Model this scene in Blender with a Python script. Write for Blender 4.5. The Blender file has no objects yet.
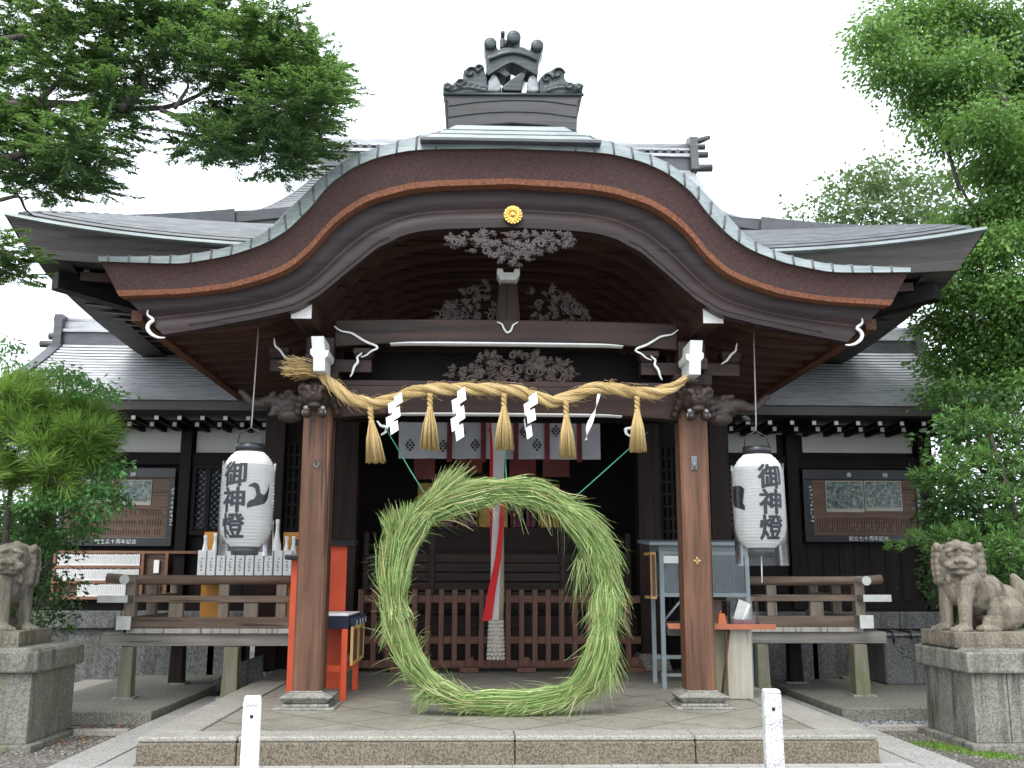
import bpy, bmesh, math, random
import numpy as np
from mathutils import Vector, Matrix, Euler
random.seed(7); rng = np.random.default_rng(7)
R = math.radians
scene = bpy.context.scene
COL = scene.collection

# ------------------------------------------------------------------ camera, sky, sun, exposure
FPX = 990.0; PITCH = math.atan(192/FPX); ROLL = R(0.15); YAW = R(2.0); CAMX, CAMZ = -0.275, 1.40
cam_d = bpy.data.cameras.new('camera'); cam = bpy.data.objects.new('camera', cam_d); COL.objects.link(cam)
cam_d.sensor_width = 36; cam_d.lens = FPX/1024*36; cam_d.clip_start = .05; cam_d.clip_end = 2000
cam.matrix_world = Matrix.Translation((CAMX, 0, CAMZ)) @ Matrix.Rotation(-YAW, 4, 'Z') @ Matrix.Rotation(math.pi/2+PITCH, 4, 'X') @ Matrix.Rotation(ROLL, 4, 'Z')
scene.camera = cam
SUN_EL, SUN_AZ = R(52), R(200)      # overcast: broad soft sun, high and a little behind the camera
w = bpy.data.worlds.new('World'); scene.world = w; w.use_nodes = True
nt = w.node_tree; nt.nodes.clear()
out = nt.nodes.new('ShaderNodeOutputWorld'); bg = nt.nodes.new('ShaderNodeBackground')
sky = nt.nodes.new('ShaderNodeTexSky'); sky.sky_type = 'NISHITA'; sky.sun_disc = False
sky.sun_elevation = SUN_EL; sky.sun_rotation = SUN_AZ; sky.dust_density = 4; sky.ozone_density = 1
hs = nt.nodes.new('ShaderNodeHueSaturation'); hs.inputs['Saturation'].default_value = .12
mixc = nt.nodes.new('ShaderNodeMixRGB'); mixc.inputs[0].default_value = .55; mixc.inputs[2].default_value = (10.2, 11.2, 12.7, 1)
nt.links.new(sky.outputs[0], hs.inputs['Color']); nt.links.new(hs.outputs[0], mixc.inputs[1])
nt.links.new(mixc.outputs[0], bg.inputs[0]); bg.inputs[1].default_value = .15
nt.links.new(bg.outputs[0], out.inputs[0])
sd = bpy.data.lights.new('sun', 'SUN'); sd.energy = 1.1; sd.angle = R(25); sd.color = (1, .985, .96)
sun = bpy.data.objects.new('sun', sd); COL.objects.link(sun)
sun.rotation_euler = (R(90)-SUN_EL, 0, R(-18)); sun.location = (0, -5, 20)
vs = scene.view_settings; vs.view_transform = 'Standard'; vs.look = 'None'; vs.gamma = 1; vs.use_curve_mapping = False
vs.exposure = 0.86
scene.cycles.max_bounces = 8; scene.cycles.transparent_max_bounces = 12

# ------------------------------------------------------------------ helpers
def ray(u, v):
    a = (u-512)/FPX; b = (384-v)/FPX
    a2 = a*math.cos(ROLL)-b*math.sin(ROLL); b2 = b*math.cos(ROLL)+a*math.sin(ROLL)
    f = math.cos(PITCH)-b2*math.sin(PITCH)
    return a2*math.cos(YAW)+f*math.sin(YAW), -a2*math.sin(YAW)+f*math.cos(YAW), math.sin(PITCH)+b2*math.cos(PITCH)
def P(u, v, Y):
    a, dy, dz = ray(u, v); return Vector((CAMX+Y*a/dy, Y, CAMZ+Y*dz/dy))

class MB:
    def __init__(s): s.v = []; s.f = []; s.m = []; s.sm = []
    def add(s, vs, fs, mi=0, sm=False):
        o = len(s.v); s.v += [tuple(p) for p in vs]
        for f in fs: s.f.append(tuple(i+o for i in f)); s.m.append(mi); s.sm.append(sm)
        return s
    def box(s, x0, x1, y0, y1, z0, z1, mi=0):
        vs = [(x, y, z) for z in (z0, z1) for y in (y0, y1) for x in (x0, x1)]
        return s.add(vs, [(0,2,3,1),(4,5,7,6),(0,1,5,4),(2,6,7,3),(0,4,6,2),(1,3,7,5)], mi)
    def cbox(s, c, sz, rot=None, mi=0):
        M = rot if rot is not None else Matrix.Identity(3)
        vs = [Vector(c)+M@Vector((x*sz[0]/2, y*sz[1]/2, z*sz[2]/2)) for z in (-1,1) for y in (-1,1) for x in (-1,1)]
        return s.add(vs, [(0,2,3,1),(4,5,7,6),(0,1,5,4),(2,6,7,3),(0,4,6,2),(1,3,7,5)], mi)
    def frustum(s, c, a, b, h, mi=0):          # c = base centre, a=(wx,wy) bottom, b top
        vs = [(c[0]+x*q[0]/2, c[1]+y*q[1]/2, c[2]+z*h) for z, q in ((0,a),(1,b)) for y in (-1,1) for x in (-1,1)]
        return s.add(vs, [(0,2,3,1),(4,5,7,6),(0,1,5,4),(2,6,7,3),(0,4,6,2),(1,3,7,5)], mi)
    def loft(s, rows, mi=0, sm=True, closed=False):
        n = len(rows[0]); vs = [p for r in rows for p in r]; fs = []
        for i in range(len(rows)-1):
            for j in range(n-1 if not closed else n):
                k = (j+1) % n
                fs.append((i*n+j, i*n+k, (i+1)*n+k, (i+1)*n+j))
        return s.add(vs, fs, mi, sm)
    def prism(s, poly, d, mi=0):               # poly list of Vector, extruded by vector d
        n = len(poly); d = Vector(d); vs = [Vector(p) for p in poly]+[Vector(p)+d for p in poly]
        fs = [tuple(range(n))[::-1], tuple(range(n, 2*n))]+[(i, (i+1) % n, n+(i+1) % n, n+i) for i in range(n)]
        return s.add(vs, fs, mi)
    def tube(s, pts, r, seg=8, mi=0, caps=True, sm=True):
        pts = [Vector(p) for p in pts]; n = len(pts)
        rs = r if isinstance(r, (list, tuple)) else [r]*n
        rows = []; up = None
        for i, p in enumerate(pts):
            t = (pts[min(i+1, n-1)]-pts[max(i-1, 0)])
            if t.length < 1e-9: t = Vector((0, 0, 1))
            t.normalize()
            if up is None: up = t.orthogonal().normalized()
            up = (up-t*up.dot(t))
            if up.length < 1e-6: up = t.orthogonal()
            up.normalize(); b = t.cross(up)
            rows.append([p+(up*math.cos(2*math.pi*k/seg)+b*math.sin(2*math.pi*k/seg))*rs[i] for k in range(seg)])
        o = len(s.v); s.loft(rows, mi, sm, closed=True)
        if caps:
            s.f.append(tuple(o+k for k in range(seg))[::-1]); s.m.append(mi); s.sm.append(False)
            q = o+(n-1)*seg; s.f.append(tuple(q+k for k in range(seg))); s.m.append(mi); s.sm.append(False)
        return s
    def lathe(s, c, prof, seg=24, mi=0, sm=True, caps=True):   # prof list of (r,z)
        rows = [[(c[0]+r*math.cos(2*math.pi*k/seg), c[1]+r*math.sin(2*math.pi*k/seg), c[2]+z) for k in range(seg)] for r, z in prof]
        o = len(s.v); s.loft(rows, mi, sm, closed=True)
        if caps:
            n = len(prof)
            if prof[0][0] > 1e-4: s.f.append(tuple(o+k for k in range(seg))[::-1]); s.m.append(mi); s.sm.append(False)
            if prof[-1][0] > 1e-4: s.f.append(tuple(o+(n-1)*seg+k for k in range(seg))); s.m.append(mi); s.sm.append(False)
        return s
    def ell(s, c, r, rot=None, mi=0, lv=2):
        V, Fc = ICO[lv]; c = Vector(c)
        if not isinstance(r, (list, tuple)): r = (r, r, r)
        M = (Euler([R(a) for a in rot]).to_matrix() if rot is not None and not isinstance(rot, Matrix) else (rot or Matrix.Identity(3)))
        return s.add([c+M@Vector((p[0]*r[0], p[1]*r[1], p[2]*r[2])) for p in V], Fc, mi, True)
    def xf(s, M):
        s.v = [tuple(M@Vector(p)) for p in s.v]; return s
    def join(s, o):
        k = len(s.v); s.v += o.v; s.f += [tuple(i+k for i in f) for f in o.f]; s.m += o.m; s.sm += o.sm; return s
ICO = {}
for lv in (1, 2, 3):
    bm = bmesh.new(); bmesh.ops.create_icosphere(bm, subdivisions=lv, radius=1)
    bm.verts.index_update()
    ICO[lv] = ([tuple(v.co) for v in bm.verts], [tuple(v.index for v in f.verts) for f in bm.faces]); bm.free()

BASE = {}
def base_of(o): return BASE.get(o.name, Vector((0, 0, 0)))
def obj(name, mb, mats, parent=None, bevel=0, remesh=0, soft=2):
    me = bpy.data.meshes.new(name); b = base_of(parent) if parent else Vector((0, 0, 0))
    vs = [(p[0]-b.x, p[1]-b.y, p[2]-b.z) for p in mb.v]
    me.from_pydata(vs, [], mb.f)
    if not isinstance(mats, (list, tuple)): mats = [mats]
    for m in mats: me.materials.append(m)
    me.polygons.foreach_set('material_index', mb.m); me.polygons.foreach_set('use_smooth', mb.sm); me.update()
    o = bpy.data.objects.new(name, me); COL.objects.link(o)
    if parent: o.parent = parent
    BASE[o.name] = b
    if remesh:
        m = o.modifiers.new('merge', 'REMESH'); m.mode = 'VOXEL'; m.voxel_size = remesh; m.use_smooth_shade = True
        m2 = o.modifiers.new('soften', 'SMOOTH'); m2.iterations = soft
    if bevel:
        m = o.modifiers.new('bevel', 'BEVEL'); m.width = bevel; m.segments = 2; m.limit_method = 'ANGLE'; m.angle_limit = R(40)
    return o
def tag(o, label=None, cat=None, group=None, kind=None):
    if label: o['label'] = label
    if cat: o['category'] = cat
    if group: o['group'] = group
    if kind: o['kind'] = kind
    return o
def thing(name, loc, label, cat, group=None):
    o = bpy.data.objects.new(name, None); COL.objects.link(o); o.location = loc; o.empty_display_size = .1
    BASE[o.name] = Vector(loc); return tag(o, label, cat, group)
def copy_tree(o, parent=None):
    c = o.copy(); COL.objects.link(c); BASE[c.name] = base_of(o)
    if parent: c.parent = parent
    for ch in list(o.children): copy_tree(ch, c)
    return c
def resample(pts, n, smooth=0):
    pts = [Vector(p) for p in pts]; L = [0]
    for i in range(1, len(pts)): L.append(L[-1]+(pts[i]-pts[i-1]).length)
    res = []; k = 0
    for i in range(n):
        t = L[-1]*i/(n-1)
        while k < len(L)-2 and L[k+1] < t: k += 1
        d = L[k+1]-L[k]; res.append(pts[k].lerp(pts[k+1], 0 if d < 1e-9 else (t-L[k])/d))
    for _ in range(smooth):
        res = [res[0]]+[(res[i-1]+res[i]*2+res[i+1])/4 for i in range(1, n-1)]+[res[-1]]
    return res
def lerp(a, b, t): return a+(b-a)*t

# ------------------------------------------------------------------ materials
def newmat(name):
    m = bpy.data.materials.new(name); m.use_nodes = True; n = m.node_tree
    return m, n, n.nodes['Principled BSDF']
def N(n, t, **k):
    x = n.nodes.new(t)
    for a, b in k.items(): setattr(x, a, b)
    return x
def coords(n, scale=(1, 1, 1), rot=(0, 0, 0)):
    tc = N(n, 'ShaderNodeTexCoord'); mp = N(n, 'ShaderNodeMapping'); mp.inputs['Scale'].default_value = scale; mp.inputs['Rotation'].default_value = rot
    n.links.new(tc.outputs['Object'], mp.inputs[0]); return mp.outputs[0]
def noise(n, vec, sc, det=6, rough=.6):
    t = N(n, 'ShaderNodeTexNoise'); t.inputs['Scale'].default_value = sc; t.inputs['Detail'].default_value = det; t.inputs['Roughness'].default_value = rough
    n.links.new(vec, t.inputs['Vector']); return t.outputs['Fac']
def ramp(n, fac, stops):
    r = N(n, 'ShaderNodeValToRGB'); e = r.color_ramp.elements
    e[0].position, e[0].color = stops[0][0], (*stops[0][1], 1); e[1].position, e[1].color = stops[-1][0], (*stops[-1][1], 1)
    for p, c in stops[1:-1]: q = e.new(p); q.color = (*c, 1)
    n.links.new(fac, r.inputs[0]); return r.outputs[0]
def mix(n, fac, a, b, mode='MIX'):
    x = N(n, 'ShaderNodeMixRGB'); x.blend_type = mode
    for i, val in enumerate((fac, a, b)):
        if hasattr(val, 'is_linked') or hasattr(val, 'links'): n.links.new(val, x.inputs[i])
        else: x.inputs[i].default_value = val if i == 0 else (*val, 1)
    return x.outputs[0]
def bump(n, b, h, s=.3, d=.01):
    x = N(n, 'ShaderNodeBump'); x.inputs['Strength'].default_value = s; x.inputs['Distance'].default_value = d
    n.links.new(h, x.inputs['Height']); n.links.new(x.outputs[0], b.inputs['Normal'])
def wood(name, c1, c2, axis='z', rough=.6, sc=6, spec=.4, bs=.35):
    m, n, b = newmat(name); k = {'x': (.06, 1, 1), 'y': (1, .06, 1), 'z': (1, 1, .06)}[axis]
    v = coords(n, k); f = noise(n, v, sc*4, 8, .65); v2 = coords(n); g = noise(n, v2, 1.3, 3)
    col = ramp(n, f, [(.3, c1), (.68, c2)])
    mid = tuple((p+q)*.5*.62 for p, q in zip(c1, c2))
    col = mix(n, ramp(n, g, [(.42, (0, 0, 0)), (.75, (.7, .7, .7))]), col, mid)
    ck = noise(n, coords(n, tuple(x*(.5 if x < 1 else 1) for x in k)), sc*7, 3, .5)      # drying cracks along the grain
    col = mix(n, ramp(n, ck, [(.60, (0, 0, 0)), (.66, (.75,)*3)]), col, tuple(x*.35 for x in c1))
    n.links.new(col, b.inputs['Base Color']); b.inputs['Roughness'].default_value = rough; b.inputs['Specular IOR Level'].default_value = spec
    bump(n, b, mix(n, .5, f, ck), bs*1.3, .006); return m
def stone(name, c1, c2, sc=3, fine=60, rough=.85, moss=0, dirt=.5, streak=False, gm=.6):
    m, n, b = newmat(name); v = coords(n)
    f = noise(n, v, sc, 7); g = noise(n, v, fine, 3, .7)
    col = ramp(n, f, [(.3, c1), (.7, c2)])
    col = mix(n, gm, col, ramp(n, g, [(.40, tuple(x*.45 for x in c1)), (.60, tuple(min(1, x*1.3) for x in c2))]))
    if streak:
        s = noise(n, coords(n, (3, 3, .35)), 3.2, 5); col = mix(n, ramp(n, s, [(.5, (0, 0, 0)), (.68, (dirt,)*3)]), col, tuple(x*.28 for x in c1))
    if moss:
        s = noise(n, coords(n, (1.5, 1.5, .5)), 2.7, 6); col = mix(n, ramp(n, s, [(.5, (0, 0, 0)), (.72, (moss,)*3)]), col, (.085, .10, .035))
    n.links.new(col, b.inputs['Base Color']); b.inputs['Roughness'].default_value = rough
    bump(n, b, g, .35, .006); return m
def plain(name, c, rough=.5, metal=0, var=.12, sc=5, spec=.5):
    m, n, b = newmat(name); f = noise(n, coords(n), sc, 6)
    n.links.new(ramp(n, f, [(.3, tuple(x*(1-var) for x in c)), (.7, tuple(min(1, x*(1+var)) for x in c))]), b.inputs['Base Color'])
    b.inputs['Roughness'].default_value = rough; b.inputs['Metallic'].default_value = metal; b.inputs['Specular IOR Level'].default_value = spec
    return m
def leafmat(name, cols, trans=.3):
    m, n, b = newmat(name); g = N(n, 'ShaderNodeNewGeometry'); big = noise(n, coords(n), .9, 3)
    col = ramp(n, g.outputs['Random Per Island'], [(i/(len(cols)-1), c) for i, c in enumerate(cols)])
    col = mix(n, ramp(n, big, [(.4, (0, 0, 0)), (.65, (.55,)*3)]), col, tuple(x*.6 for x in cols[0]))
    n.links.new(col, b.inputs['Base Color']); b.inputs['Roughness'].default_value = .5; b.inputs['Specular IOR Level'].default_value = .35
    t = N(n, 'ShaderNodeBsdfTranslucent'); n.links.new(mix(n, .5, col, (.25, .38, .05), 'MIX'), t.inputs[0])
    x = N(n, 'ShaderNodeMixShader'); x.inputs[0].default_value = trans
    n.links.new(b.outputs[0], x.inputs[1]); n.links.new(t.outputs[0], x.inputs[2]); n.links.new(x.outputs[0], n.nodes['Material Output'].inputs[0])
    return m
def islandmat(name, cols, rough=.6):
    m, n, b = newmat(name); g = N(n, 'ShaderNodeNewGeometry')
    n.links.new(ramp(n, g.outputs['Random Per Island'], [(i/(len(cols)-1), c) for i, c in enumerate(cols)]), b.inputs['Base Color'])
    b.inputs['Roughness'].default_value = rough; return m
def glassy(name, tint=(.9, .95, .95), refl=.12, rough=.05):
    m, n, b = newmat(name); t = N(n, 'ShaderNodeBsdfTransparent'); t.inputs[0].default_value = (*tint, 1)
    g = N(n, 'ShaderNodeBsdfGlossy'); g.inputs['Roughness'].default_value = rough
    fr = N(n, 'ShaderNodeFresnel'); fr.inputs[0].default_value = 1.45
    ad = N(n, 'ShaderNodeMath'); ad.operation = 'ADD'; ad.inputs[1].default_value = refl; n.links.new(fr.outputs[0], ad.inputs[0])
    x = N(n, 'ShaderNodeMixShader'); n.links.new(ad.outputs[0], x.inputs[0]); n.links.new(t.outputs[0], x.inputs[1]); n.links.new(g.outputs[0], x.inputs[2])
    n.links.new(x.outputs[0], n.nodes['Material Output'].inputs[0]); return m

M = {}
M['pillar'] = wood('pillar wood', (.050, .026, .017), (.205, .098, .056), 'z', .55, 3.2, .3, .5)
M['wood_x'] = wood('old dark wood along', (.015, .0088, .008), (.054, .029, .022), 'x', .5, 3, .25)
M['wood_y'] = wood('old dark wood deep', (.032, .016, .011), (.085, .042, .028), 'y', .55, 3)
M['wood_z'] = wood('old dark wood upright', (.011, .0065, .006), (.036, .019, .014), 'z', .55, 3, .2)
M['barge'] = wood('bargeboard wood', (.014, .0092, .0098), (.046, .0275, .025), 'x', .42, 2.6, .3, .6)
M['redwood'] = wood('reddish wood', (.08, .030, .016), (.17, .066, .035), 'y', .55, 4, .25)
M['redwood_x'] = wood('rafter wood', (.05, .026, .019), (.125, .064, .045), 'x', .5, 3, .3)
M['fence'] = wood('barrier wood', (.10, .040, .024), (.19, .080, .05), 'z', .5, 5)
M['black_wood'] = wood('blackened wall wood', (.006, .0045, .0044), (.020, .013, .011), 'z', .6, 3, .16)
M['black_x'] = wood('blackened beam wood', (.004, .0032, .0034), (.012, .008, .0072), 'x', .6, 3, .14)
M['grey_x'] = wood('weathered grey wood along', (.17, .155, .135), (.36, .335, .295), 'x', .75, 4, .2)
M['grey_y'] = wood('weathered grey wood deep', (.14, .115, .09), (.30, .26, .21), 'y', .75, 4, .2)
M['grey_z'] = wood('weathered grey wood upright', (.15, .12, .095), (.30, .25, .20), 'z', .75, 4, .2)
M['brown_x'] = wood('rail wood', (.10, .070, .052), (.25, .185, .135), 'x', .7, 4, .2)
M['deck_edge'] = wood('pale deck edge', (.34, .32, .28), (.55, .52, .47), 'z', .8, 5, .2)
M['carving'] = wood('carved wood', (.024, .016, .014), (.064, .045, .038), 'x', .6, 2)
M['carving_dark'] = wood('dark carved wood', (.022, .014, .012), (.06, .038, .03), 'x', .5, 2)
M['carving_light'] = wood('greyed carved wood', (.040, .031, .030), (.095, .075, .071), 'x', .65, 3)
M['white'] = plain('white paint', (.72, .72, .69), .6, 0, .08, 9)
M['white_old'] = plain('old white paint', (.55, .56, .52), .7, 0, .15, 9)
M['plaster'] = plain('white plaster', (.52, .52, .48), .85, 0, .06, 2)
M['gold'] = plain('gold leaf', (.80, .52, .14), .28, 1, .1, 20)
M['brass'] = plain('aged brass', (.35, .25, .11), .4, .8, .2, 20)
M['iron'] = plain('grey metal fitting', (.16, .17, .18), .4, .6, .2, 15)
M['black'] = plain('black lacquer', (.012, .013, .016), .35, 0, .2)
M['ink'] = plain('black ink', (.014, .015, .024), .7, 0, .2)
M['navy'] = plain('navy cloth', (.012, .016, .04), .8, 0, .2)
M['vermilion'] = plain('vermilion paint', (.62, .075, .018), .45, 0, .1, 4)
M['orange'] = plain('ochre board', (.60, .27, .045), .6, 0, .08, 4)
M['steel'] = plain('grey painted steel', (.22, .26, .27), .45, .1, .1, 4)
M['red'] = plain('red cloth', (.62, .015, .018), .75, 0, .1)
M['cloth'] = plain('white cloth', (.62, .61, .60), .85, 0, .06)
M['paper'] = plain('white paper', (.88, .88, .86), .8, 0, .04)
M['granite'] = None
M['stone'] = stone('grey stone', (.17, .165, .14), (.33, .32, .28), 3, 70, .85, .35, .6, True)
M['lion_stone'] = stone('lion stone', (.105, .088, .066), (.25, .212, .162), 5, 60, .9, .25, .75, True, .32)
M['lion_dark'] = stone('weathered lion stone', (.085, .076, .058), (.19, .168, .128), 4, 60, .9, .4, .8, True, .32)
M['concrete'] = stone('old concrete', (.075, .078, .076), (.145, .145, .138), 2, 40, .9, .25, .6, True)
M['step_face'] = stone('pebbled granite step', (.070, .057, .041), (.185, .155, .11), 5, 62, .85)
M['step_top'] = stone('worn granite kerb', (.19, .178, .148), (.35, .333, .285), 4, 90, .8)
M['terrace'] = stone('terrace concrete', (.105, .102, .082), (.20, .193, .158), 1.5, 60, .85, .3)
M['apron'] = stone('pale paving slab', (.21, .205, .185), (.37, .36, .33), 2.5, 80, .8)
M['straw'] = islandmat('rice straw', [(.30, .195, .07), (.44, .31, .125), (.55, .41, .19), (.37, .25, .09), (.49, .345, .14)])
M['ropestraw'] = None
M['grass_ring'] = islandmat('cut reed grass', [(.065, .13, .03), (.18, .29, .075), (.28, .39, .12), (.11, .20, .045), (.37, .44, .17), (.21, .32, .085), (.44, .38, .18), (.15, .25, .06), (.32, .41, .15)], .5)
M['cord'] = plain('green cord', (.03, .20, .11), .6)
M['wire'] = plain('grey wire', (.18, .17, .16), .5)
M['glass'] = glassy('cabinet glass', (.60, .70, .70), .03)
M['plastic'] = glassy('clear plastic sleeve', (.97, .975, .975), .0, .2)
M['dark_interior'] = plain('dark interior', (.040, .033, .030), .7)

def slab_mat():
    m, n, b = newmat('diagonal paving slabs'); v = coords(n, (1, 1, 1), (0, 0, R(45)))
    br = N(n, 'ShaderNodeTexBrick'); br.offset = 0; br.inputs['Scale'].default_value = 1
    br.inputs['Mortar Size'].default_value = .011; br.inputs['Brick Width'].default_value = .62; br.inputs['Row Height'].default_value = .62; br.inputs['Mortar Smooth'].default_value = .3
    br.inputs['Color1'].default_value = (.225, .208, .162, 1); br.inputs['Color2'].default_value = (.295, .273, .215, 1); br.inputs['Mortar'].default_value = (.115, .105, .085, 1)
    n.links.new(v, br.inputs['Vector'])
    f = noise(n, coords(n), 1.6, 7, .65); g = noise(n, coords(n), 70, 3, .7)
    c = mix(n, ramp(n, f, [(.42, (0, 0, 0)), (.62, (.75,)*3)]), br.outputs['Color'], (.13, .116, .085))
    c = mix(n, .42, c, ramp(n, g, [(.40, (.10, .09, .07)), (.60, (.38, .355, .30))]))
    h = noise(n, coords(n), 5.5, 6, .7); c = mix(n, ramp(n, h, [(.55, (0, 0, 0)), (.68, (.6,)*3)]), c, (.10, .095, .072)); c = mix(n, mix(n, 1, br.outputs['Fac'], (.8, .8, .8), 'MULTIPLY'), c, (.075, .068, .05))
    n.links.new(c, b.inputs['Base Color']); b.inputs['Roughness'].default_value = .72
    bump(n, b, g, .25, .004); return m
M['slabs'] = slab_mat()
def apron_mat():
    m, n, b = newmat('pale paving stones'); br = N(n, 'ShaderNodeTexBrick'); br.offset = .5
    br.inputs['Scale'].default_value = 1; br.inputs['Mortar Size'].default_value = .007; br.inputs['Brick Width'].default_value = .36; br.inputs['Row Height'].default_value = .30
    br.inputs['Color1'].default_value = (.30, .295, .27, 1); br.inputs['Color2'].default_value = (.40, .39, .36, 1); br.inputs['Mortar'].default_value = (.12, .115, .10, 1)
    n.links.new(coords(n), br.inputs['Vector']); g = noise(n, coords(n), 60, 4, .7); f = noise(n, coords(n), 2, 5)
    c = mix(n, .35, br.outputs['Color'], ramp(n, g, [(.35, (.2, .19, .17)), (.65, (.5, .49, .46))]))
    c = mix(n, ramp(n, f, [(.45, (0, 0, 0)), (.7, (.4,)*3)]), c, (.17, .16, .13))
    n.links.new(c, b.inputs['Base Color']); b.inputs['Roughness'].default_value = .8; bump(n, b, g, .3, .004); return m
M['apron_tiles'] = apron_mat()
def ground_mat(name, c1, c2, c3):
    m, n, b = newmat(name); v = coords(n); vo = N(n, 'ShaderNodeTexVoronoi'); vo.inputs['Scale'].default_value = 38; n.links.new(v, vo.inputs['Vector'])
    f = noise(n, v, 1.2, 5); sep = N(n, 'ShaderNodeSeparateColor'); n.links.new(vo.outputs['Color'], sep.inputs[0])
    c = ramp(n, sep.outputs[0], [(0, c1), (.6, c2), (1, c3)])
    c = mix(n, ramp(n, f, [(.4, (0, 0, 0)), (.65, (.7,)*3)]), c, tuple(x*.6 for x in c1))
    n.links.new(c, b.inputs['Base Color']); b.inputs['Roughness'].default_value = .95
    bump(n, b, vo.outputs['Distance'], .8, .02); return m
M['gravel'] = ground_mat('dirt and gravel', (.075, .065, .052), (.14, .125, .105), (.27, .25, .22))
M['bluegravel'] = ground_mat('blue grey gravel', (.07, .075, .08), (.15, .16, .17), (.27, .28, .29))
def bark_mat():
    m, n, b = newmat('layered cypress bark edge'); v = coords(n); f = noise(n, v, 42, 5, .8); g = noise(n, coords(n, (1, 1, 12)), 3, 4)
    c = ramp(n, f, [(.34, (.012, .0065, .0065)), (.66, (.078, .029, .021))]); c = mix(n, ramp(n, g, [(.4, (0, 0, 0)), (.7, (.5,)*3)]), c, (.035, .022, .022))
    n.links.new(c, b.inputs['Base Color']); b.inputs['Roughness'].default_value = .8; bump(n, b, f, .9, .012); return m
M['bark'] = bark_mat()
def band_mat():
    m, n, b = newmat('reddish bark band'); f = noise(n, coords(n), 36, 5, .8)
    n.links.new(ramp(n, f, [(.32, (.06, .022, .012)), (.7, (.31, .11, .047))]), b.inputs['Base Color']); b.inputs['Roughness'].default_value = .75; bump(n, b, f, .8, .01); return m
M['bark_red'] = band_mat()
def roof_mat(name, c1, c2, rough=.42, sc=3):
    m, n, b = newmat(name); f = noise(n, coords(n, (1, 3, 3)), sc, 7, .65); g = noise(n, coords(n, (.4, 6, 6)), 8, 4)
    c = ramp(n, f, [(.3, c1), (.7, c2)]); c = mix(n, .35, c, ramp(n, g, [(.35, tuple(x*.7 for x in c1)), (.65, tuple(min(1, x*1.2) for x in c2))]))
    n.links.new(c, b.inputs['Base Color']); b.inputs['Roughness'].default_value = rough; b.inputs['Metallic'].default_value = .25; return m
M['roof'] = roof_mat('weathered copper roof', (.075, .083, .085), (.16, .17, .175))
M['copper_edge'] = roof_mat('green grey copper edge', (.15, .178, .172), (.275, .312, .302), .42)
M['roof_tile'] = roof_mat('silver grey roof courses', (.25, .255, .262), (.46, .465, .47), .38)
M['roof_dark'] = roof_mat('dark roof metal', (.05, .052, .055), (.10, .10, .105), .4)  # ridge metal; also colours in the shade under course lips and ridge tiers
M['fascia'] = wood('dark layered eave edge', (.040, .036, .034), (.085, .075, .068), 'x', .6, 2)
M['ridge_clay'] = roof_mat('dark green bronze ornament', (.020, .026, .026), (.055, .068, .066), .35, 8)
M['ridge_box'] = wood('grey ridge boards', (.045, .043, .042), (.085, .08, .078), 'x', .6, 2)
M['white_shell'] = plain('pale bronze shell', (.22, .24, .24), .4, .2, .35, 14)

# ------------------------------------------------------------------ ground, paving, platform
g = MB(); g.box(-60, 60, -8, 120, -.3, 0); tag(obj('ground', g, M['gravel']), kind='structure')
a = MB(); a.box(-2.98, 2.98, 2.0, 7.6, 0, .05); tag(obj('apron_paving', a, M['apron_tiles']), kind='structure')
a = MB()
for sx in (-1, 1):
    y = 2.0
    while y < 11.8:
        x0, x1 = sorted((sx*2.985, sx*3.32)); a.box(x0, x1, y, min(y+1.35, 11.8), 0, .055); y += 1.358
    x0, x1 = sorted((sx*2.735, sx*2.975)); a.box(x0, x1, 7.605, 11.8, 0, .05)
tag(obj('apron_border', a, M['apron'], bevel=.006), kind='structure')
a = MB(); a.box(-2.34, 2.34, 7.92, 13.6, .06, .24); tag(obj('platform_paving', a, M['slabs']), kind='structure')
a = MB(); a.box(-.62+.07-2.15+.0, -.005+.0, 7.6, 7.91, .05, .235, 0); a.v = []; a.f = []; a.m = []; a.sm = []
xs = [-2.72, -2.0, .02, 1.35, 2.72]
for i in range(4): a.box(xs[i]+.003, xs[i+1]-.003, 7.62, 7.905, .21, .248, 0); a.box(xs[i]+.003, xs[i+1]-.003, 7.60, 7.905, .04, .208, 1)
for sx in (-1, 1):
    y = 7.91
    for L in (1.5, 1.2, 1.3, 1.0):
        x0, x1 = sorted((sx*2.36, sx*2.72)); a.box(x0, x1, y, y+L-.006, .04, .247, 0); y += L
tag(obj('platform_kerb', a, [M['step_top'], M['step_face']], bevel=.012), kind='structure')
a = MB(); a.box(-4.75, -3.34, 10.05, 13.5, 0, .125); a.box(-4.75, -3.34, 9.93, 10.045, 0, .13)
tag(obj('side_terrace', a, M['terrace'], bevel=.01), kind='structure')
a = MB(); a.box(3.34, 6.2, 10.2, 12.9, 0, .125); a.box(3.34, 6.2, 10.06, 10.195, 0, .13); a.box(4.4, 6.2, 12.905, 13.05, 0, .15)
tag(obj('side_terrace', a, M['terrace'], bevel=.01), kind='structure')
a = MB(); a.box(-4.7, -3.34, 9.28, 9.36, 0, .06); a.box(3.34, 5.2, 9.42, 9.50, 0, .06); a.box(-5.2, -4.78, 11.6, 13.2, 0, .10)
tag(obj('gravel_kerb', a, M['step_top'], bevel=.01), kind='structure')
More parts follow.
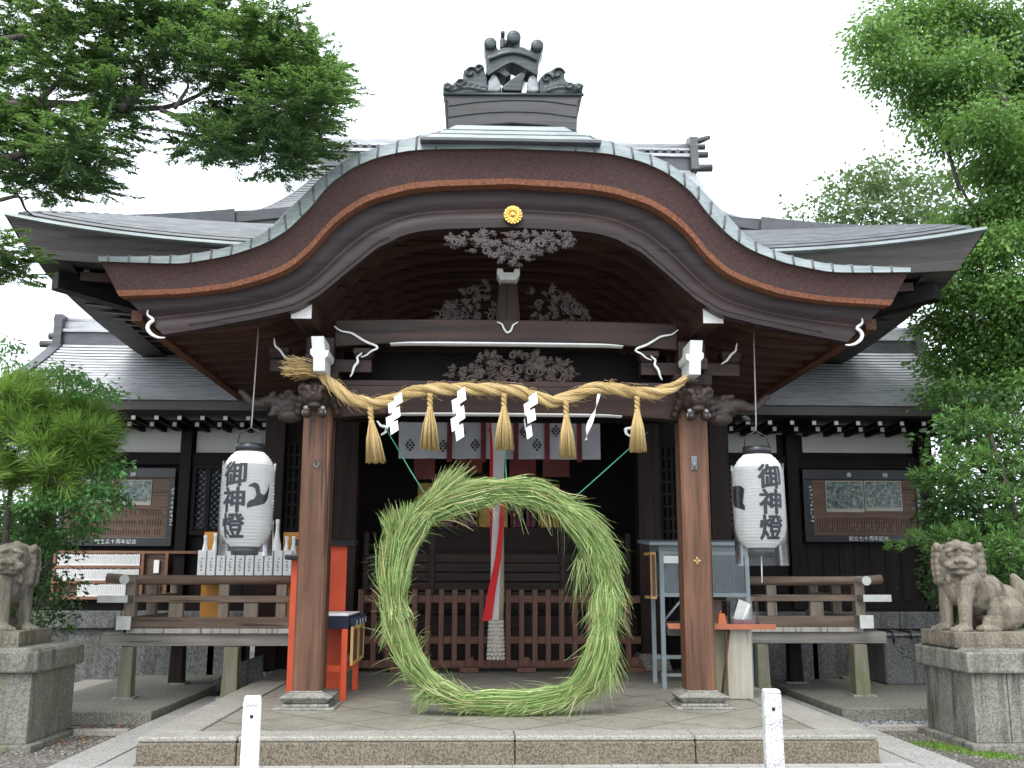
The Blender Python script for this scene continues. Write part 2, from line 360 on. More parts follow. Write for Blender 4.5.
# gravel chips, fallen leaves, moss
def scatter(name, n, x0, x1, y0, y1, z, r0, r1, mat, flat=.6):
    mb = MB()
    for _ in range(n):
        r = random.uniform(r0, r1); mb.ell((random.uniform(x0, x1), random.uniform(y0, y1), z+r*flat*.4), (r, r*random.uniform(.6, 1), r*flat), (0, 0, random.uniform(0, 180)), 0, 1)
    return mb
M['chips'] = islandmat('gravel chips', [(.07, .06, .05), (.16, .145, .12), (.25, .23, .2), (.11, .1, .085)], .9)
M['bluechips'] = islandmat('blue gravel chips', [(.09, .1, .11), (.2, .21, .22), (.3, .31, .33), (.14, .15, .17)], .9)
s = scatter('g', 1500, -5.5, -3.34, 8.3, 9.9, 0, .008, .02, None); s.join(scatter('g', 700, 3.34, 4.6, 7.6, 9.4, 0, .006, .016, None))
tag(obj('gravel', s, M['chips']), kind='stuff')
s = scatter('g', 1500, 3.34, 5.4, 9.52, 10.05, 0, .010, .022, None); tag(obj('blue_gravel', s, M['bluechips']), kind='stuff')
M['deadleaf'] = islandmat('fallen leaves', [(.16, .05, .02), (.28, .12, .05), (.22, .15, .06)], .8)
s = MB()
for _ in range(320):
    x, y = random.uniform(-5, -3.4), random.choice([random.uniform(8.4, 9.25), random.uniform(9.4, 9.9)])
    r = random.uniform(.012, .03); q = Euler((random.uniform(-.4, .4), random.uniform(-.4, .4), random.uniform(0, 6))).to_matrix()
    s.add([Vector((x, y, .02))+q@Vector(p) for p in ((-r, 0, 0), (0, -r*.45, .003), (r, 0, 0), (0, r*.45, .003))], [(0, 1, 2, 3)])
tag(obj('fallen_leaves', s, M['deadleaf']), kind='stuff')
M['moss'] = islandmat('moss tufts', [(.05, .11, .012), (.10, .19, .02), (.15, .25, .03)], .9)
s = MB()
for _ in range(3500):
    t = random.random(); cx_, cy_ = lerp(3.55, 3.95, t), lerp(8.75, 8.15, t)
    x, y = cx_+random.gauss(0, .07), cy_+random.gauss(0, .10); h = random.uniform(.006, .022); an = random.uniform(0, 3.14); dx, dy = math.cos(an)*.006, math.sin(an)*.006
    s.add([(x-dx, y-dy, 0), (x+dx, y+dy, 0), (x+random.gauss(0, .006), y+random.gauss(0, .006), h)], [(0, 1, 2)])
tag(obj('moss', s, M['moss']), kind='stuff')

# ------------------------------------------------------------------ the shrine hall
hall = thing('shrine_hall', (0, 12.7, .24), 'dark timber shrine hall with a wavy gabled porch and wide grey roof', 'shrine building')
NS = 90
def half(px, Y, n=NS, sm=4, yfun=None):
    pts = [P(u, v, Y) for u, v in px]
    pts[-1].x = 0
    pts = resample(pts, n, sm); pts[-1].x = 0
    return pts
def full(h): return h+[Vector((-p.x, p.y, p.z)) for p in h[-2::-1]]
hA = half([(100.5,261.5),(140,263),(184,264),(230.6,256),(266,244),(289,230),(313,206),(327,187),(351,169),(376.6,158),(409,151),(440,149.5),(508,149)], 8.40)
hB = half([(100.5,260),(184,256.5),(221,250),(254,240),(272,227),(287,210),(300,199),(320,178),(336.5,165.6),(355,155),(382,146),(404,139),(427.6,133),(447,130),(508,128)], 8.58)
hC = half([(119,296),(184,293.6),(230.6,288),(266,278),(289,268.5),(300,260),(312.7,248),(329,228),(345.6,214),(369,200),(391,194),(409,189),(440,186),(508,184)], 8.46)
hD = half([(163,334.6),(207,327.6),(259,318),(294,310),(320,295),(345,274),(364,258.5),(378,247),(393,241),(398.5,236.5),(420,231),(440,229),(508,227)], 8.64, NS, 2)
hC2 = half([(125,297),(184,295.6),(230.6,290),(266,280),(289,270.5),(300,262),(312.7,250),(329,230),(345.6,216),(369,202),(391,196),(409,191),(440,188),(508,186)], 8.60)
A, B, C, D, C2 = full(hA), full(hB), full(hC), full(hD), full(hC2)
def sh(c, dy=0, dz=0, dx=0): return [Vector((p.x+dx, p.y+dy, p.z+dz)) for p in c]
BACK = 13.3
# roof body: bark edge, red band, copper strip, top sheet, soffit
band_top = [lerp(c, a, .16) for a, c in zip(A, C)]
mb = MB(); rows = [[lerp(a, c, t)+Vector((0, .012*math.sin(t*math.pi), 0)) for a, c in zip(A, band_top)] for t in np.linspace(0, 1, 7)]
mb.loft(rows)
for e in (0, -1):       # the side eave edges run back under the main roof
    mb.loft([[A[e], band_top[e]], [Vector((A[e].x, BACK, A[e].z)), Vector((band_top[e].x, BACK, band_top[e].z))]])
front_roof = obj('porch_roof', mb, M['bark'], hall)
mb = MB(); mb.loft([[p+Vector((0, -.004, 0)) for p in band_top], C]); mb.loft([C, [Vector((p.x, 8.62, p.z+.01)) for p in C]])
for e in (0, -1): mb.loft([[band_top[e], C[e]], [Vector((band_top[e].x, BACK, band_top[e].z)), Vector((C[e].x, BACK, C[e].z))]])
obj('bark_underlayer', mb, M['bark_red'], front_roof)
mb = MB(); lip = [p+Vector((0, -.035, -.008)) for p in A]
Bm = [lerp(a, b, .55)+Vector((0, -.05, .02*min(1, (b-a).length/.2))) for a, b in zip(lip, B)]
mb.loft([A, lip]); mb.loft([lip, Bm, B]); mb.loft([B, [Vector((p.x, BACK-.6, p.z)) for p in B]]); seam = MB()
for i in range(2, len(A)-2, 4):
    d = Vector((.05 if A[i].x < 0 else -.05, 0, 0))
    if abs(A[i].x) < .5: continue
    seam.tube([lip[i]-d*.2, Bm[i]+Vector((0, -.006, 0)), B[i]+d*.6+Vector((0, 0, .006))], .009, 5)
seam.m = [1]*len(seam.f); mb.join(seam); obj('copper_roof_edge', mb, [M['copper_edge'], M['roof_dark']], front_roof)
mb = MB(); mb.loft([[Vector((p.x, 8.5, p.z+.02)) for p in C], [Vector((p.x, BACK, p.z+.02)) for p in C]]); obj('ceiling_boards', mb, M['wood_y'], front_roof)
# stepped tiers under the ridge ornament
for k, (hw, z0, z1, y0) in enumerate(((.76, 5.245, 5.305, 8.31), (.66, 5.318, 5.378, 8.38), (.56, 5.391, 5.46, 8.45))):
    mb = MB(); mb.prism([Vector((-hw-.05, y0, z0)), Vector((hw+.05, y0, z0)), Vector((hw-.06, y0+.02, z1)), Vector((-hw+.06, y0+.02, z1))], (0, 1.2, 0)); tr_ = obj('ridge_tier', mb, M['copper_edge'], front_roof, bevel=.008); mb = MB(); mb.box(-hw-.055, hw+.055, y0-.012, y0+.5, z0-.014, z0+.012); obj('gap_shade_strip', mb, M['roof_dark'], tr_)  # dark strip below each tier paints in the shade of the gap
# bargeboard with white curled tips
mb = MB(); rows = [[lerp(c, d, t)+Vector((0, .012*(1 if .5 < t < .62 else 0), 0)) for c, d in zip(C2, D)] for t in (0, .3, .5, .52, .6, .62, .9, 1)]
mb.loft(rows); mb.loft([D, sh(D, .11)]); mb.loft([sh(C2, .11), sh(D, .11)])
for e in (0, -1): mb.loft([[C2[e], D[e]], [C2[e]+Vector((0, .11, 0)), D[e]+Vector((0, .11, 0))]])
barge = obj('bargeboard', mb, M['barge'], hall)
for sx in (-1, 1):
    pts = [P(u, v, 8.60) for u, v in ((148,310),(147,315),(152,318),(154,321),(150,322),(147,327),(149,332),(154,336),(160,338),(165,337.5))]
    mb = MB(); mb.tube([Vector((sx*abs(p.x), p.y, p.z)) for p in resample(pts, 24, 1)], [.006+.012*math.sin(math.pi*i/23) for i in range(24)], 6); obj('white_curl', mb, M['white'], barge)
    mb = MB(); mb.tube([Vector((p.x*1, p.y-.006, p.z+.05)) for p in (D if sx < 0 else D[::-1])[6:NS-30]], .007, 5); obj('moulding', mb, M['barge'], barge)
# gold chrysanthemum crest
cc = P(513, 215, 8.585); mb = MB(); mb.tube([cc+Vector((0, .03, 0)), cc+Vector((0, -.012, 0))], .085, 28)
for k in range(16):
    an = 2*math.pi*k/16; mb.ell(cc+Vector((math.cos(an)*.058, -.016, math.sin(an)*.058)), (.030, .010, .0105), Matrix.Rotation(-an, 3, 'Y'))
mb.ell(cc+Vector((0, -.02, 0)), (.026, .014, .026)); obj('gold_crest', mb, M['gold'], barge)
# curved rafters under the vault
E = [lerp(c, d, .42) for c, d in zip(C, D)]
def rib(Y, th=.13):
    mb = MB(); top = [Vector((p.x*.985, Y, p.z-.0)) for p in C]; bot = [Vector((p.x*.965, Y, p.z-.115)) for p in C]
    mb.loft([top, bot], sm=False); mb.loft([bot, sh(bot, th)], sm=False); mb.loft([sh(bot, th), sh(top, th)], sm=False)
    for e in (0, -1): mb.loft([[top[e], bot[e]], [top[e]+Vector((0, th, 0)), bot[e]+Vector((0, th, 0))]], sm=False)
    return mb
r0 = obj('curved_rafter', rib(8.86), M['redwood_x'], hall)
for k in range(1, 11):
    c = r0.copy(); c.location.y = k*.42; c.parent = hall; COL.objects.link(c)
for sx in (-1, 1):
    mb = MB(); mb.cbox((sx*3.36, (8.76+BACK)/2, 3.70), (.10, BACK-8.8, .10)); obj('eave_board', mb, M['redwood'], hall)
# purlins with white ends, ridge pole
for sx in (-1, 1):
    pz = P(303, 318.5, 8.77).z; mb = MB(); mb.box(sx*1.885-.09, sx*1.885+.09, 8.78, BACK, pz+.003, pz+.20); o = obj('purlin', mb, M['wood_y'], hall, bevel=.01)
    mb = MB(); mb.box(sx*1.885-.092, sx*1.885+.092, 8.765, 8.778, pz, pz+.203); obj('white_end', mb, M['white'], o)
# pillars
PX, PY, PWD = 1.775, 9.37, .27
for sx in (-1, 1):
    x = sx*PX
    mb = MB(); w_, c_ = PWD/2, .022
    pol = [(-w_+c_, -w_), (w_-c_, -w_), (w_, -w_+c_), (w_, w_-c_), (w_-c_, w_), (-w_+c_, w_), (-w_, w_-c_), (-w_, -w_+c_)]
    rows = [[(x+a*1.0, PY+b, z) for a, b in pol] for z in np.linspace(.375, 3.02, 12)]
    mb.loft(rows, sm=False, closed=True)
    p = obj('pillar', mb, M['pillar'], hall)
    mb = MB(); mb.frustum((x, PY, .285), (.36, .36), (.47, .47), .055); mb.frustum((x, PY, .34), (.47, .47), (.285, .285), .035); mb.frustum((x, PY, .375), (.285, .285), (.28, .28), .015)
    mb.box(x-.27, x+.27, PY-.27, PY+.27, .24, .258); mb.box(x-.21, x+.21, PY-.21, PY+.21, .258, .284)
    obj('pillar_base', mb, M['stone'], p, bevel=.012)
    mb = MB()
    if sx < 0:
        q = P(317, 462, PY-.14); mb.tube([q+Vector((-.02, 0, .03)), q+Vector((-.022, -.02, -.03)), q+Vector((0, -.03, -.055)), q+Vector((.022, -.02, -.03)), q+Vector((.02, 0, .03))], .006, 6); obj('iron_hook', mb, M['iron'], p)
    else:
        q = P(694, 463, PY-.14); mb.cbox(q, (.055, .02, .13)); mb.ell(q+Vector((0, -.012, -.02)), (.02, .02, .04)); obj('metal_bracket', mb, M['iron'], p, bevel=.004)
        q = P(697.5, 561, PY-.137); mb = MB()
        for an in (0, 90, 180, 270): mb.ell(q+Vector((math.cos(R(an))*.02, 0, math.sin(R(an))*.02)), (.02, .004, .014), (0, -an, 0))
        obj('inlay_flower', mb, M['brass'], p)
# beams between the pillars
def beam(x0, x1, y0, y1, zf0, zf1, n=30):
    mb = MB(); xs = np.linspace(x0, x1, n); ring = lambda x: [(x, y0, zf0(x)), (x, y1, zf0(x)), (x, y1, zf1(x)), (x, y0, zf1(x))]
    mb.loft([ring(x) for x in xs], sm=False, closed=True); mb.add(ring(x0), [(0, 1, 2, 3)]); mb.add(ring(x1), [(3, 2, 1, 0)]); return mb
def camb(z, k=.05): return lambda x: z+k*(1-(x/1.6)**2)
def edge_lift(z): return lambda x: z+.045*(1-max(0, (abs(x)-.95)/.65)**1.3) if abs(x) > .95 else z+.045
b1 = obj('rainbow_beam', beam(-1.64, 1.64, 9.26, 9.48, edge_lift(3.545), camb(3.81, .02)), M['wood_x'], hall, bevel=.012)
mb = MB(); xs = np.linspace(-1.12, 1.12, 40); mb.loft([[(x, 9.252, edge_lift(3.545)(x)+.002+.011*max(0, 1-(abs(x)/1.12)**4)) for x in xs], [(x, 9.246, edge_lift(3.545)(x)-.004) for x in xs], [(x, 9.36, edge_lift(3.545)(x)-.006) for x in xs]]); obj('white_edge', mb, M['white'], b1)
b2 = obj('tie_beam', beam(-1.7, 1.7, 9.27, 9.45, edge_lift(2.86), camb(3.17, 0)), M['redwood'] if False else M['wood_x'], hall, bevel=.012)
mb = MB(); xs = np.linspace(-1.10, 1.10, 40); mb.loft([[(x, 9.262, edge_lift(2.86)(x)+.002+.010*max(0, 1-(abs(x)/1.1)**4)) for x in xs], [(x, 9.256, edge_lift(2.86)(x)-.004) for x in xs], [(x, 9.36, edge_lift(2.86)(x)-.006) for x in xs]]); obj('white_edge', mb, M['white'], b2)
mb = MB(); mb.box(-1.62, 1.62, 9.30, 9.50, 3.172, 3.23); obj('sill_beam', mb, M['wood_x'], hall, bevel=.01)
mb = MB(); mb.box(-1.62, 1.62, 9.72, 9.78, 2.9, 3.6); obj('panel_board', mb, M['black_x'], hall)
# white scroll lines at the beam ends and bracket arms
def px_tube(name, px, Y, r, mat, parent, mirror=True):
    for sx in ((-1, 1) if mirror else (0,)):
        pts = resample([P(u, v, Y) for u, v in px], 26, 1)
        if sx: pts = [Vector((sx*abs(p.x), p.y, p.z)) for p in pts]
        mb = MB(); mb.tube(pts, [r*(.55+.6*math.sin(math.pi*i/25)) for i in range(26)], 6); obj(name, mb, mat, parent)
px_tube('white_scroll', [(334,326),(340,331),(352,333),(358,337),(366,342),(377,346),(379,348),(371,351),(366,356),(361,357)], 9.24, .011, M['white'], b1)
px_tube('white_scroll', [(362,353),(357,357),(358,362),(354,367),(352,374),(350,377)], 9.24, .012, M['white'], b1)
px_tube('white_scroll', [(274,338),(275,346),(280,350),(284,356),(290,360)], 9.2, .010, M['white'], b1)
px_tube('white_scroll', [(377,421),(381,426),(387,427),(386,432),(381,435)], 9.3, .014, M['white'], b2)
# bracket sets on the pillars
for sx in (-1, 1):
    x = sx*PX
    mb = MB(); mb.box(x-.15, x+.15, 9.22, 9.52, 3.02, 3.10); mb.frustum((x, 9.37, 3.10), (.22, .22), (.36, .36), .09); mb.box(x-.18, x+.18, 9.19, 9.55, 3.19, 3.30)
    mb.box(x-.10, x+.10, 9.0, 9.8, 3.302, 3.42); mb.box(x-.48, x+.48, 9.30, 9.44, 3.304, 3.43)
    for dx in (-.40, .40): mb.frustum((x+dx, 9.37, 3.432), (.13, .13), (.19, .19), .05); mb.box(x+dx-.095, x+dx+.095, 9.27, 9.47, 3.482, 3.54)
    mb.box(x-.13, x+.13, 9.2, 9.6, 3.422, 3.62)
    br = obj('bracket_set', mb, M['wood_x'], hall, bevel=.008)
    yy = 8.86; Q = lambda u, v: P(u, v, yy)
    pl = [(311,336),(324,336),(325,350),(329,350),(328,356),(325,358),(325,371),(313,371),(313,357),(310,354),(310,349),(312,348)]
    cx0 = -abs(P(319, 350, yy).x)
    pts = [Q(u, v) for u, v in pl]
    if sx > 0: pts = [Vector((-p.x, p.y, p.z)) for p in pts]
    off = (x-(-1.76 if sx < 0 else 1.76))*0
    mb = MB(); mb.prism([Vector((p.x+off, yy, p.z)) for p in pts], (0, .35, 0)); 
    mb.f[0] = mb.f[0]
    o = obj('white_bracket_end', mb, M['white_old'], br, bevel=.006)
# carved lion nosings at the pillar heads (facing front) and beast nosings to the sides
def lion_nose(x, sx):
    mb = MB(); c = Vector((x, PY-.2, 3.03))
    mb.ell(c+Vector((0, 0, .02)), (.145, .17, .15)); mb.ell(c+Vector((0, -.15, -.02)), (.085, .08, .06)); mb.ell(c+Vector((0, -.13, -.10)), (.075, .07, .035))
    for q in (-1, 1):
        mb.ell(c+Vector((q*.065, -.16, .07)), (.045, .035, .03)); mb.ell(c+Vector((q*.055, -.175, .045)), .022); mb.ell(c+Vector((q*.15, -.02, .08)), (.03, .05, .05))
        for k in range(5):
            mb.ell(c+Vector((q*(.12+.015*k), -.06+.03*k, .10-.055*k)), .04)
        mb.ell(c+Vector((q*.07, -.13, -.17)), (.045, .07, .045))
    mb.ell(c+Vector((0, -.22, .0)), (.03, .025, .025))
    return mb
for sx in (-1, 1):
    ln = obj('carved_lion_head', lion_nose(sx*PX, sx), M['carving_dark'], hall, remesh=.011)
    mb = MB()
    for q in (-1, 1):
        z0 = P(300, 411, 9.02).z
        for k in range(4): mb.ell((sx*PX+q*.075+(k-1.5)*.018, PY-.35, z0-.005-abs(k-1.5)*.006), (.013, .02, .028))
        mb.ell((sx*PX+q*.075, PY-.34, z0+.028), (.03, .02, .03))
    obj('pale_claws', mb, M['iron'], ln)
    mb = MB(); c = Vector((sx*(PX+.30), PY, 3.0))
    mb.ell(c, (.19, .11, .12)); mb.ell(c+Vector((sx*.15, -.02, .02)), (.12, .09, .07)); mb.ell(c+Vector((-sx*.03, -.05, -.12)), (.13, .09, .07))
    tr = [c+Vector((sx*t, -.03, z)) for t, z in ((.1, .02), (.2, .01), (.30, -.01), (.37, .03), (.43, .10), (.47, .12))]
    mb.tube(resample(tr, 14), [.07-.045*i/13 for i in range(14)], 8)
    for k in range(9): mb.ell(c+Vector((sx*random.uniform(-.15, .22), -.09, random.uniform(-.12, .11))), (.05, .03, .03), (0, random.uniform(0, 180), 0))
    obj('carved_elephant_head', mb, M['carving'], hall, remesh=.011)
# carvings: cloud and leaf relief made of curled lobes
def carve(lobes, Y, depth=.06, curls=None):
    mb = MB()
    for u, v, ru, rv, an in lobes:
        c = P(u, v, Y); k = Y/FPX
        c = c+Vector((0, random.uniform(-.9, .5)*depth, 0)); npet = 5 if ru > 4 else 4; L_ = (ru+rv)*.62*k      # a palmate leaf: lobes fanning from one point
        for q in range(npet):
            a_ = R(an)+(q-(npet-1)/2)*.72; d_ = Vector((math.cos(a_), -.18+.1*abs(q-2), math.sin(a_))); mb.ell(c+d_*L_*.55, (L_*.62, .013+.1*depth, L_*.29), Matrix.Rotation(-a_, 3, 'Y') @ Matrix.Rotation(random.uniform(-.5, .5), 3, 'X'))
        mb.ell(c, (L_*.3, .03, L_*.3)); mb.tube([c+Vector((0, .02, 0)), c+Vector((math.cos(an)*L_, .035, math.sin(an)*L_*.4)), c+Vector((math.cos(an)*L_*2.2, .03, math.sin(an)*L_*.3))], .011, 5)
    for u, v, r in (curls or []):
        c = P(u, v, Y-depth*.8); k = Y/FPX; pts = []
        for i in range(14):
            t = i/13; rr = r*k*(1-.75*t); pts.append(c+Vector((math.cos(t*8)*rr, -.01*t, math.sin(t*8)*rr)))
        mb.tube(pts, .22*r*k+.004, 5)
    return mb
lob = []; crl = []
random.seed(3)
for i in range(120):
    t = random.choice((random.uniform(-1, 1), random.gauss(0, .35))); t = max(-1, min(1, t)); u = 512+t*62; vm = 232+abs(t)*4; vb = 267-abs(t)**.8*24
    lob.append((u, random.uniform(vm, max(vm+1, vb)), random.uniform(3, 7), random.uniform(1.6, 3.2), random.uniform(-180, 180)))
for i in range(9):
    t = random.uniform(-.95, .95); crl.append((512+t*60, random.uniform(234, 262-abs(t)*20), random.uniform(3, 5)))
obj('gable_pendant_carving', carve(lob, 8.60, .045, crl), M['carving_light'], hall)
for side in (-1, 1):
    lob = []; crl = []
    for i in range(42):
        t = random.random(); u = 512+side*(18+t*58); top = 282+t**2*34
        lob.append((u, random.uniform(top, 321), random.uniform(3, 7), random.uniform(2, 4), random.uniform(-50, 50)))
    for i in range(5): t = random.random(); crl.append((512+side*(20+t*54), random.uniform(285+t*t*30, 318), random.uniform(3, 5)))
    obj('cloud_carving', carve(lob, 9.42, .04, crl), M['carving'], hall)
lob = []; crl = []
for i in range(96):
    t = random.uniform(-1, 1); u = 508+t*62; lob.append((u, random.uniform(350+abs(t)*14, 384), random.uniform(3, 8), random.uniform(1.4, 3), random.uniform(-60, 60)))
for i in range(10): t = random.uniform(-1, 1); crl.append((508+t*60, random.uniform(354+abs(t)*14, 382), random.uniform(3, 6)))
lob += [(530, 364, 17, 10, -20), (538, 370, 8, 9, 0), (490, 362, 14, 6, 25), (476, 370, 9, 4, 40)]
for k in range(12): lob.append((555+random.uniform(-12, 14), 372+random.uniform(-5, 8), 9, 1.6, random.uniform(-60, 30)))
obj('beast_and_pine_carving', carve(lob, 9.36, .05, crl), M['carving'], hall)
# centre strut with white block
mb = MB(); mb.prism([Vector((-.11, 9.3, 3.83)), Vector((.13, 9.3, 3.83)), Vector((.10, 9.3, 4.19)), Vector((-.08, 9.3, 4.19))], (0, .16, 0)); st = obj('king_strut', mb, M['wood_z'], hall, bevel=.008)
mb = MB(); c = P(508.5, 274, 9.22); s_ = .0093
mb.prism([c+Vector((x*s_, 0, z*s_)) for x, z in ((-12, 6), (-6, 6), (-5, 2), (5, 2), (6, 6), (12, 6), (12, 1), (8.5, -6), (-8.5, -6), (-12, 1))], (0, .2, 0)); obj('white_block', mb, M['white_old'], st, bevel=.006)
px_tube('white_scroll', [(497,322),(502,324),(504,329),(507,333),(511,331),(513,325),(518,322)], 9.245, .009, M['white'], b1, False)
# ridge ornament
OY = 8.75
def OP(x, y, Y=OY): return P(420+x*.1953, 10+y*.1953, Y)
mb = MB(); mb.prism([OP(x, y) for x, y in ((120, 425), (835, 428), (822, 455), (808, 470), (803, 620), (640, 590), (470, 578), (300, 592), (145, 610), (143, 470), (128, 450))], (0, 1.6, 0))
ro = obj('ridge_end_box', mb, M['ridge_box'], hall, bevel=.01)
mb = MB()
for ya, yb in ((490, 484), (548, 545)):
    pts = resample([OP(146, ya, OY-.005), OP(300, ya-22, OY-.005), OP(470, ya-30, OY-.005), OP(640, yb-20, OY-.005), OP(803, yb+4, OY-.005)], 20, 2); mb.tube(pts, .006, 5)
mb.tube([OP(118, 430, OY-.01), OP(838, 434, OY-.01)], .016, 6); obj('moulding', mb, M['ridge_clay'], ro)
mb = MB(); D_ = (0, .22, 0)
mb.prism([OP(x, y) for x, y in ((328, 170), (343, 300), (335, 325), (352, 338), (470, 275), (598, 338), (606, 318), (603, 290), (632, 180), (600, 160), (570, 190), (560, 203), (520, 185), (440, 190), (400, 200), (360, 145))], D_)
for x, y, r in ((360, 178, 36), (480, 145, 40), (600, 188, 36)):
    c = OP(x, y); mb.tube([c+Vector((0, -.04, 0)), c+Vector((0, .24, 0))], r*.00173, 18); mb.tube([c+Vector((0, -.05, 0)), c+Vector((0, -.035, 0))], r*.0011, 12)
c = OP(423, 125, OY+.3); mb.tube([c+Vector((0, -.1, -.03)), c+Vector((0, .3, -.03))], .024, 10); mb.tube([OP(423, 200, OY+.1), OP(423, 150, OY+.1)], .03, 8)
mb.tube(resample([OP(345, 335, OY-.03), OP(400, 300, OY-.03), OP(470, 262, OY-.03), OP(540, 300, OY-.03), OP(602, 335, OY-.03)], 16, 1), .016, 6)
mb.tube(resample([OP(355, 250, OY-.02), OP(420, 225, OY-.02), OP(480, 215, OY-.02), OP(540, 228, OY-.02), OP(600, 255, OY-.02)], 16, 1), .02, 6)
mb.prism([OP(x, y) for x, y in ((415, 395), (470, 350), (520, 315), (548, 318), (530, 360), (520, 415), (430, 412))], D_)
mb.prism([OP(x, y) for x, y in ((400, 318), (440, 300), (470, 330), (440, 345))], D_)
obj('ridge_end_tile', mb, M['ridge_clay'], ro, remesh=.011)
for px in (((345, 415), (350, 360), (372, 325), (395, 335), (412, 372), (420, 400), (400, 418)), ((612, 412), (606, 360), (585, 330), (560, 335), (548, 375), (545, 416), (580, 420))):
    mb = MB(); mb.prism([OP(x, y) for x, y in px], (0, .18, 0)); obj('pale_leg', mb, M['white_shell'], ro, bevel=.02)
for side, px in ((-1, ((118, 425), (118, 378), (140, 366), (165, 380), (188, 358), (218, 350), (222, 312), (250, 290), (278, 296), (292, 276), (322, 280), (330, 310), (345, 345), (348, 425))), (1, ((612, 425), (608, 355), (640, 320), (690, 300), (725, 305), (740, 335), (742, 355), (775, 378), (800, 372), (820, 372), (835, 390), (833, 425)))):
    mb = MB(); mb.prism([OP(x, y) for x, y in px], (0, .2, 0))
    for x, y, r in (((260, 320, 40), (205, 375, 30), (300, 300, 28), (140, 395, 24)) if side < 0 else ((705, 325, 42), (650, 350, 34), (765, 392, 26), (815, 395, 22))):
        c = OP(x, y, OY-.02); pts = [c+Vector((math.cos(t*.55)*r*.00173*(1-t/14), 0, math.sin(t*.55)*r*.00173*(1-t/14))) for t in range(13)]; mb.tube(pts, .013, 6)
    for dy in (395, 412): mb.tube(resample([OP(150 if side < 0 else 650, dy, OY-.01), OP(240 if side < 0 else 720, dy-20, OY-.01), OP(340 if side < 0 else 820, dy, OY-.01)], 10, 1), .01, 5)
    obj('wave_ornament', mb, M['ridge_clay'], ro, remesh=.010)

# ------------------------------------------------------------------ main roof of the hall
EY, RY, EX = 10.6, 14.6, 5.52; ZE, ZR = 4.93, 7.70
def lift(x): return .36*(abs(x)/EX)**3.2
def prof(s, x=0):
    if s <= .5: return ZE+1.0*(s/.5)**.80
    z0 = 6.33-.26*min(1, abs(x)/3.45)**2; t = (s-.5)/.5; return z0+(ZR-z0)*(.80*t+.20*t*t)
CXZ = sorted([(abs(p.x), p.z) for p in hC]); CXx, CXz = [q[0] for q in CXZ], [q[1] for q in CXZ]
def halfw(s):
    if s < .5: return EX-(EX-3.56)*(s/.5)**.92
    t = (s-.5)/.5; return 3.0+.56*(1-t)**2.0
def rp(fx, s, dz=0):
    wd = halfw(s); x = fx*wd; l = lift(fx*EX)*max(0, 1-s/.55)**1.3
    z = prof(s, x)+l+dz
    if s < .35 and abs(x) < 2.6: z = max(z, float(np.interp(abs(x), CXx, CXz))+.09+dz)
    return Vector((x, EY+(RY-EY)*s, z))
mb = MB(); fxs = np.linspace(-1, 1, 61); rows = []; NC = 38
for k in range(NC):
    s0, s1 = k/NC, (k+1)/NC
    e_ = .0005 if abs(s0-.5) < 1e-6 else 0; s0 += e_
    lipr = [rp(f, s0, .006)+Vector((0, -.016, .004)) for f in fxs]
    mb.loft([[rp(f, s0, -.01) for f in fxs], lipr], 1, False); mb.loft([lipr, [rp(f, s0, .042) for f in fxs], [rp(f, s1, 0) for f in fxs]], 0, False)  # lip undersides in darker material: shadow gap between courses put into the colour
mirror_y = lambda p: Vector((p.x, 2*RY-p.y, p.z))
mb.loft([[mirror_y(rp(f, s)) for f in fxs] for s in np.linspace(0, 1, 12)], sm=False)
for sx in (-1, 1):
    rr = []
    for s in np.linspace(0, .5, 14):
        p0 = rp(sx, s); p1 = mirror_y(p0); rr.append([p0.lerp(p1, t)-Vector((0, 0, (lift(EX)*max(0, 1-s/.55)**1.3)*math.sin(math.pi*t)**.5)) for t in np.linspace(0, 1, 25)])
    mb.loft(rr, sm=False)
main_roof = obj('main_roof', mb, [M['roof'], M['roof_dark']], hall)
mb = MB(); mb.loft([[rp(f, .5005, .035)+Vector((0, -.06, 0)) for f in fxs], [rp(f, .5005, -.10)+Vector((0, -.05, 0)) for f in fxs], [rp(f, .5005, -.12)+Vector((0, -.02, 0)) for f in fxs], [rp(f, .5, -.03) for f in fxs]], sm=False); mb.loft([[rp(f, .5005, .035)+Vector((0, -.06, 0)) for f in fxs], [rp(f, .51, .045) for f in fxs]], sm=False); obj('upper_eave_edge', mb, M['roof_dark'], main_roof)
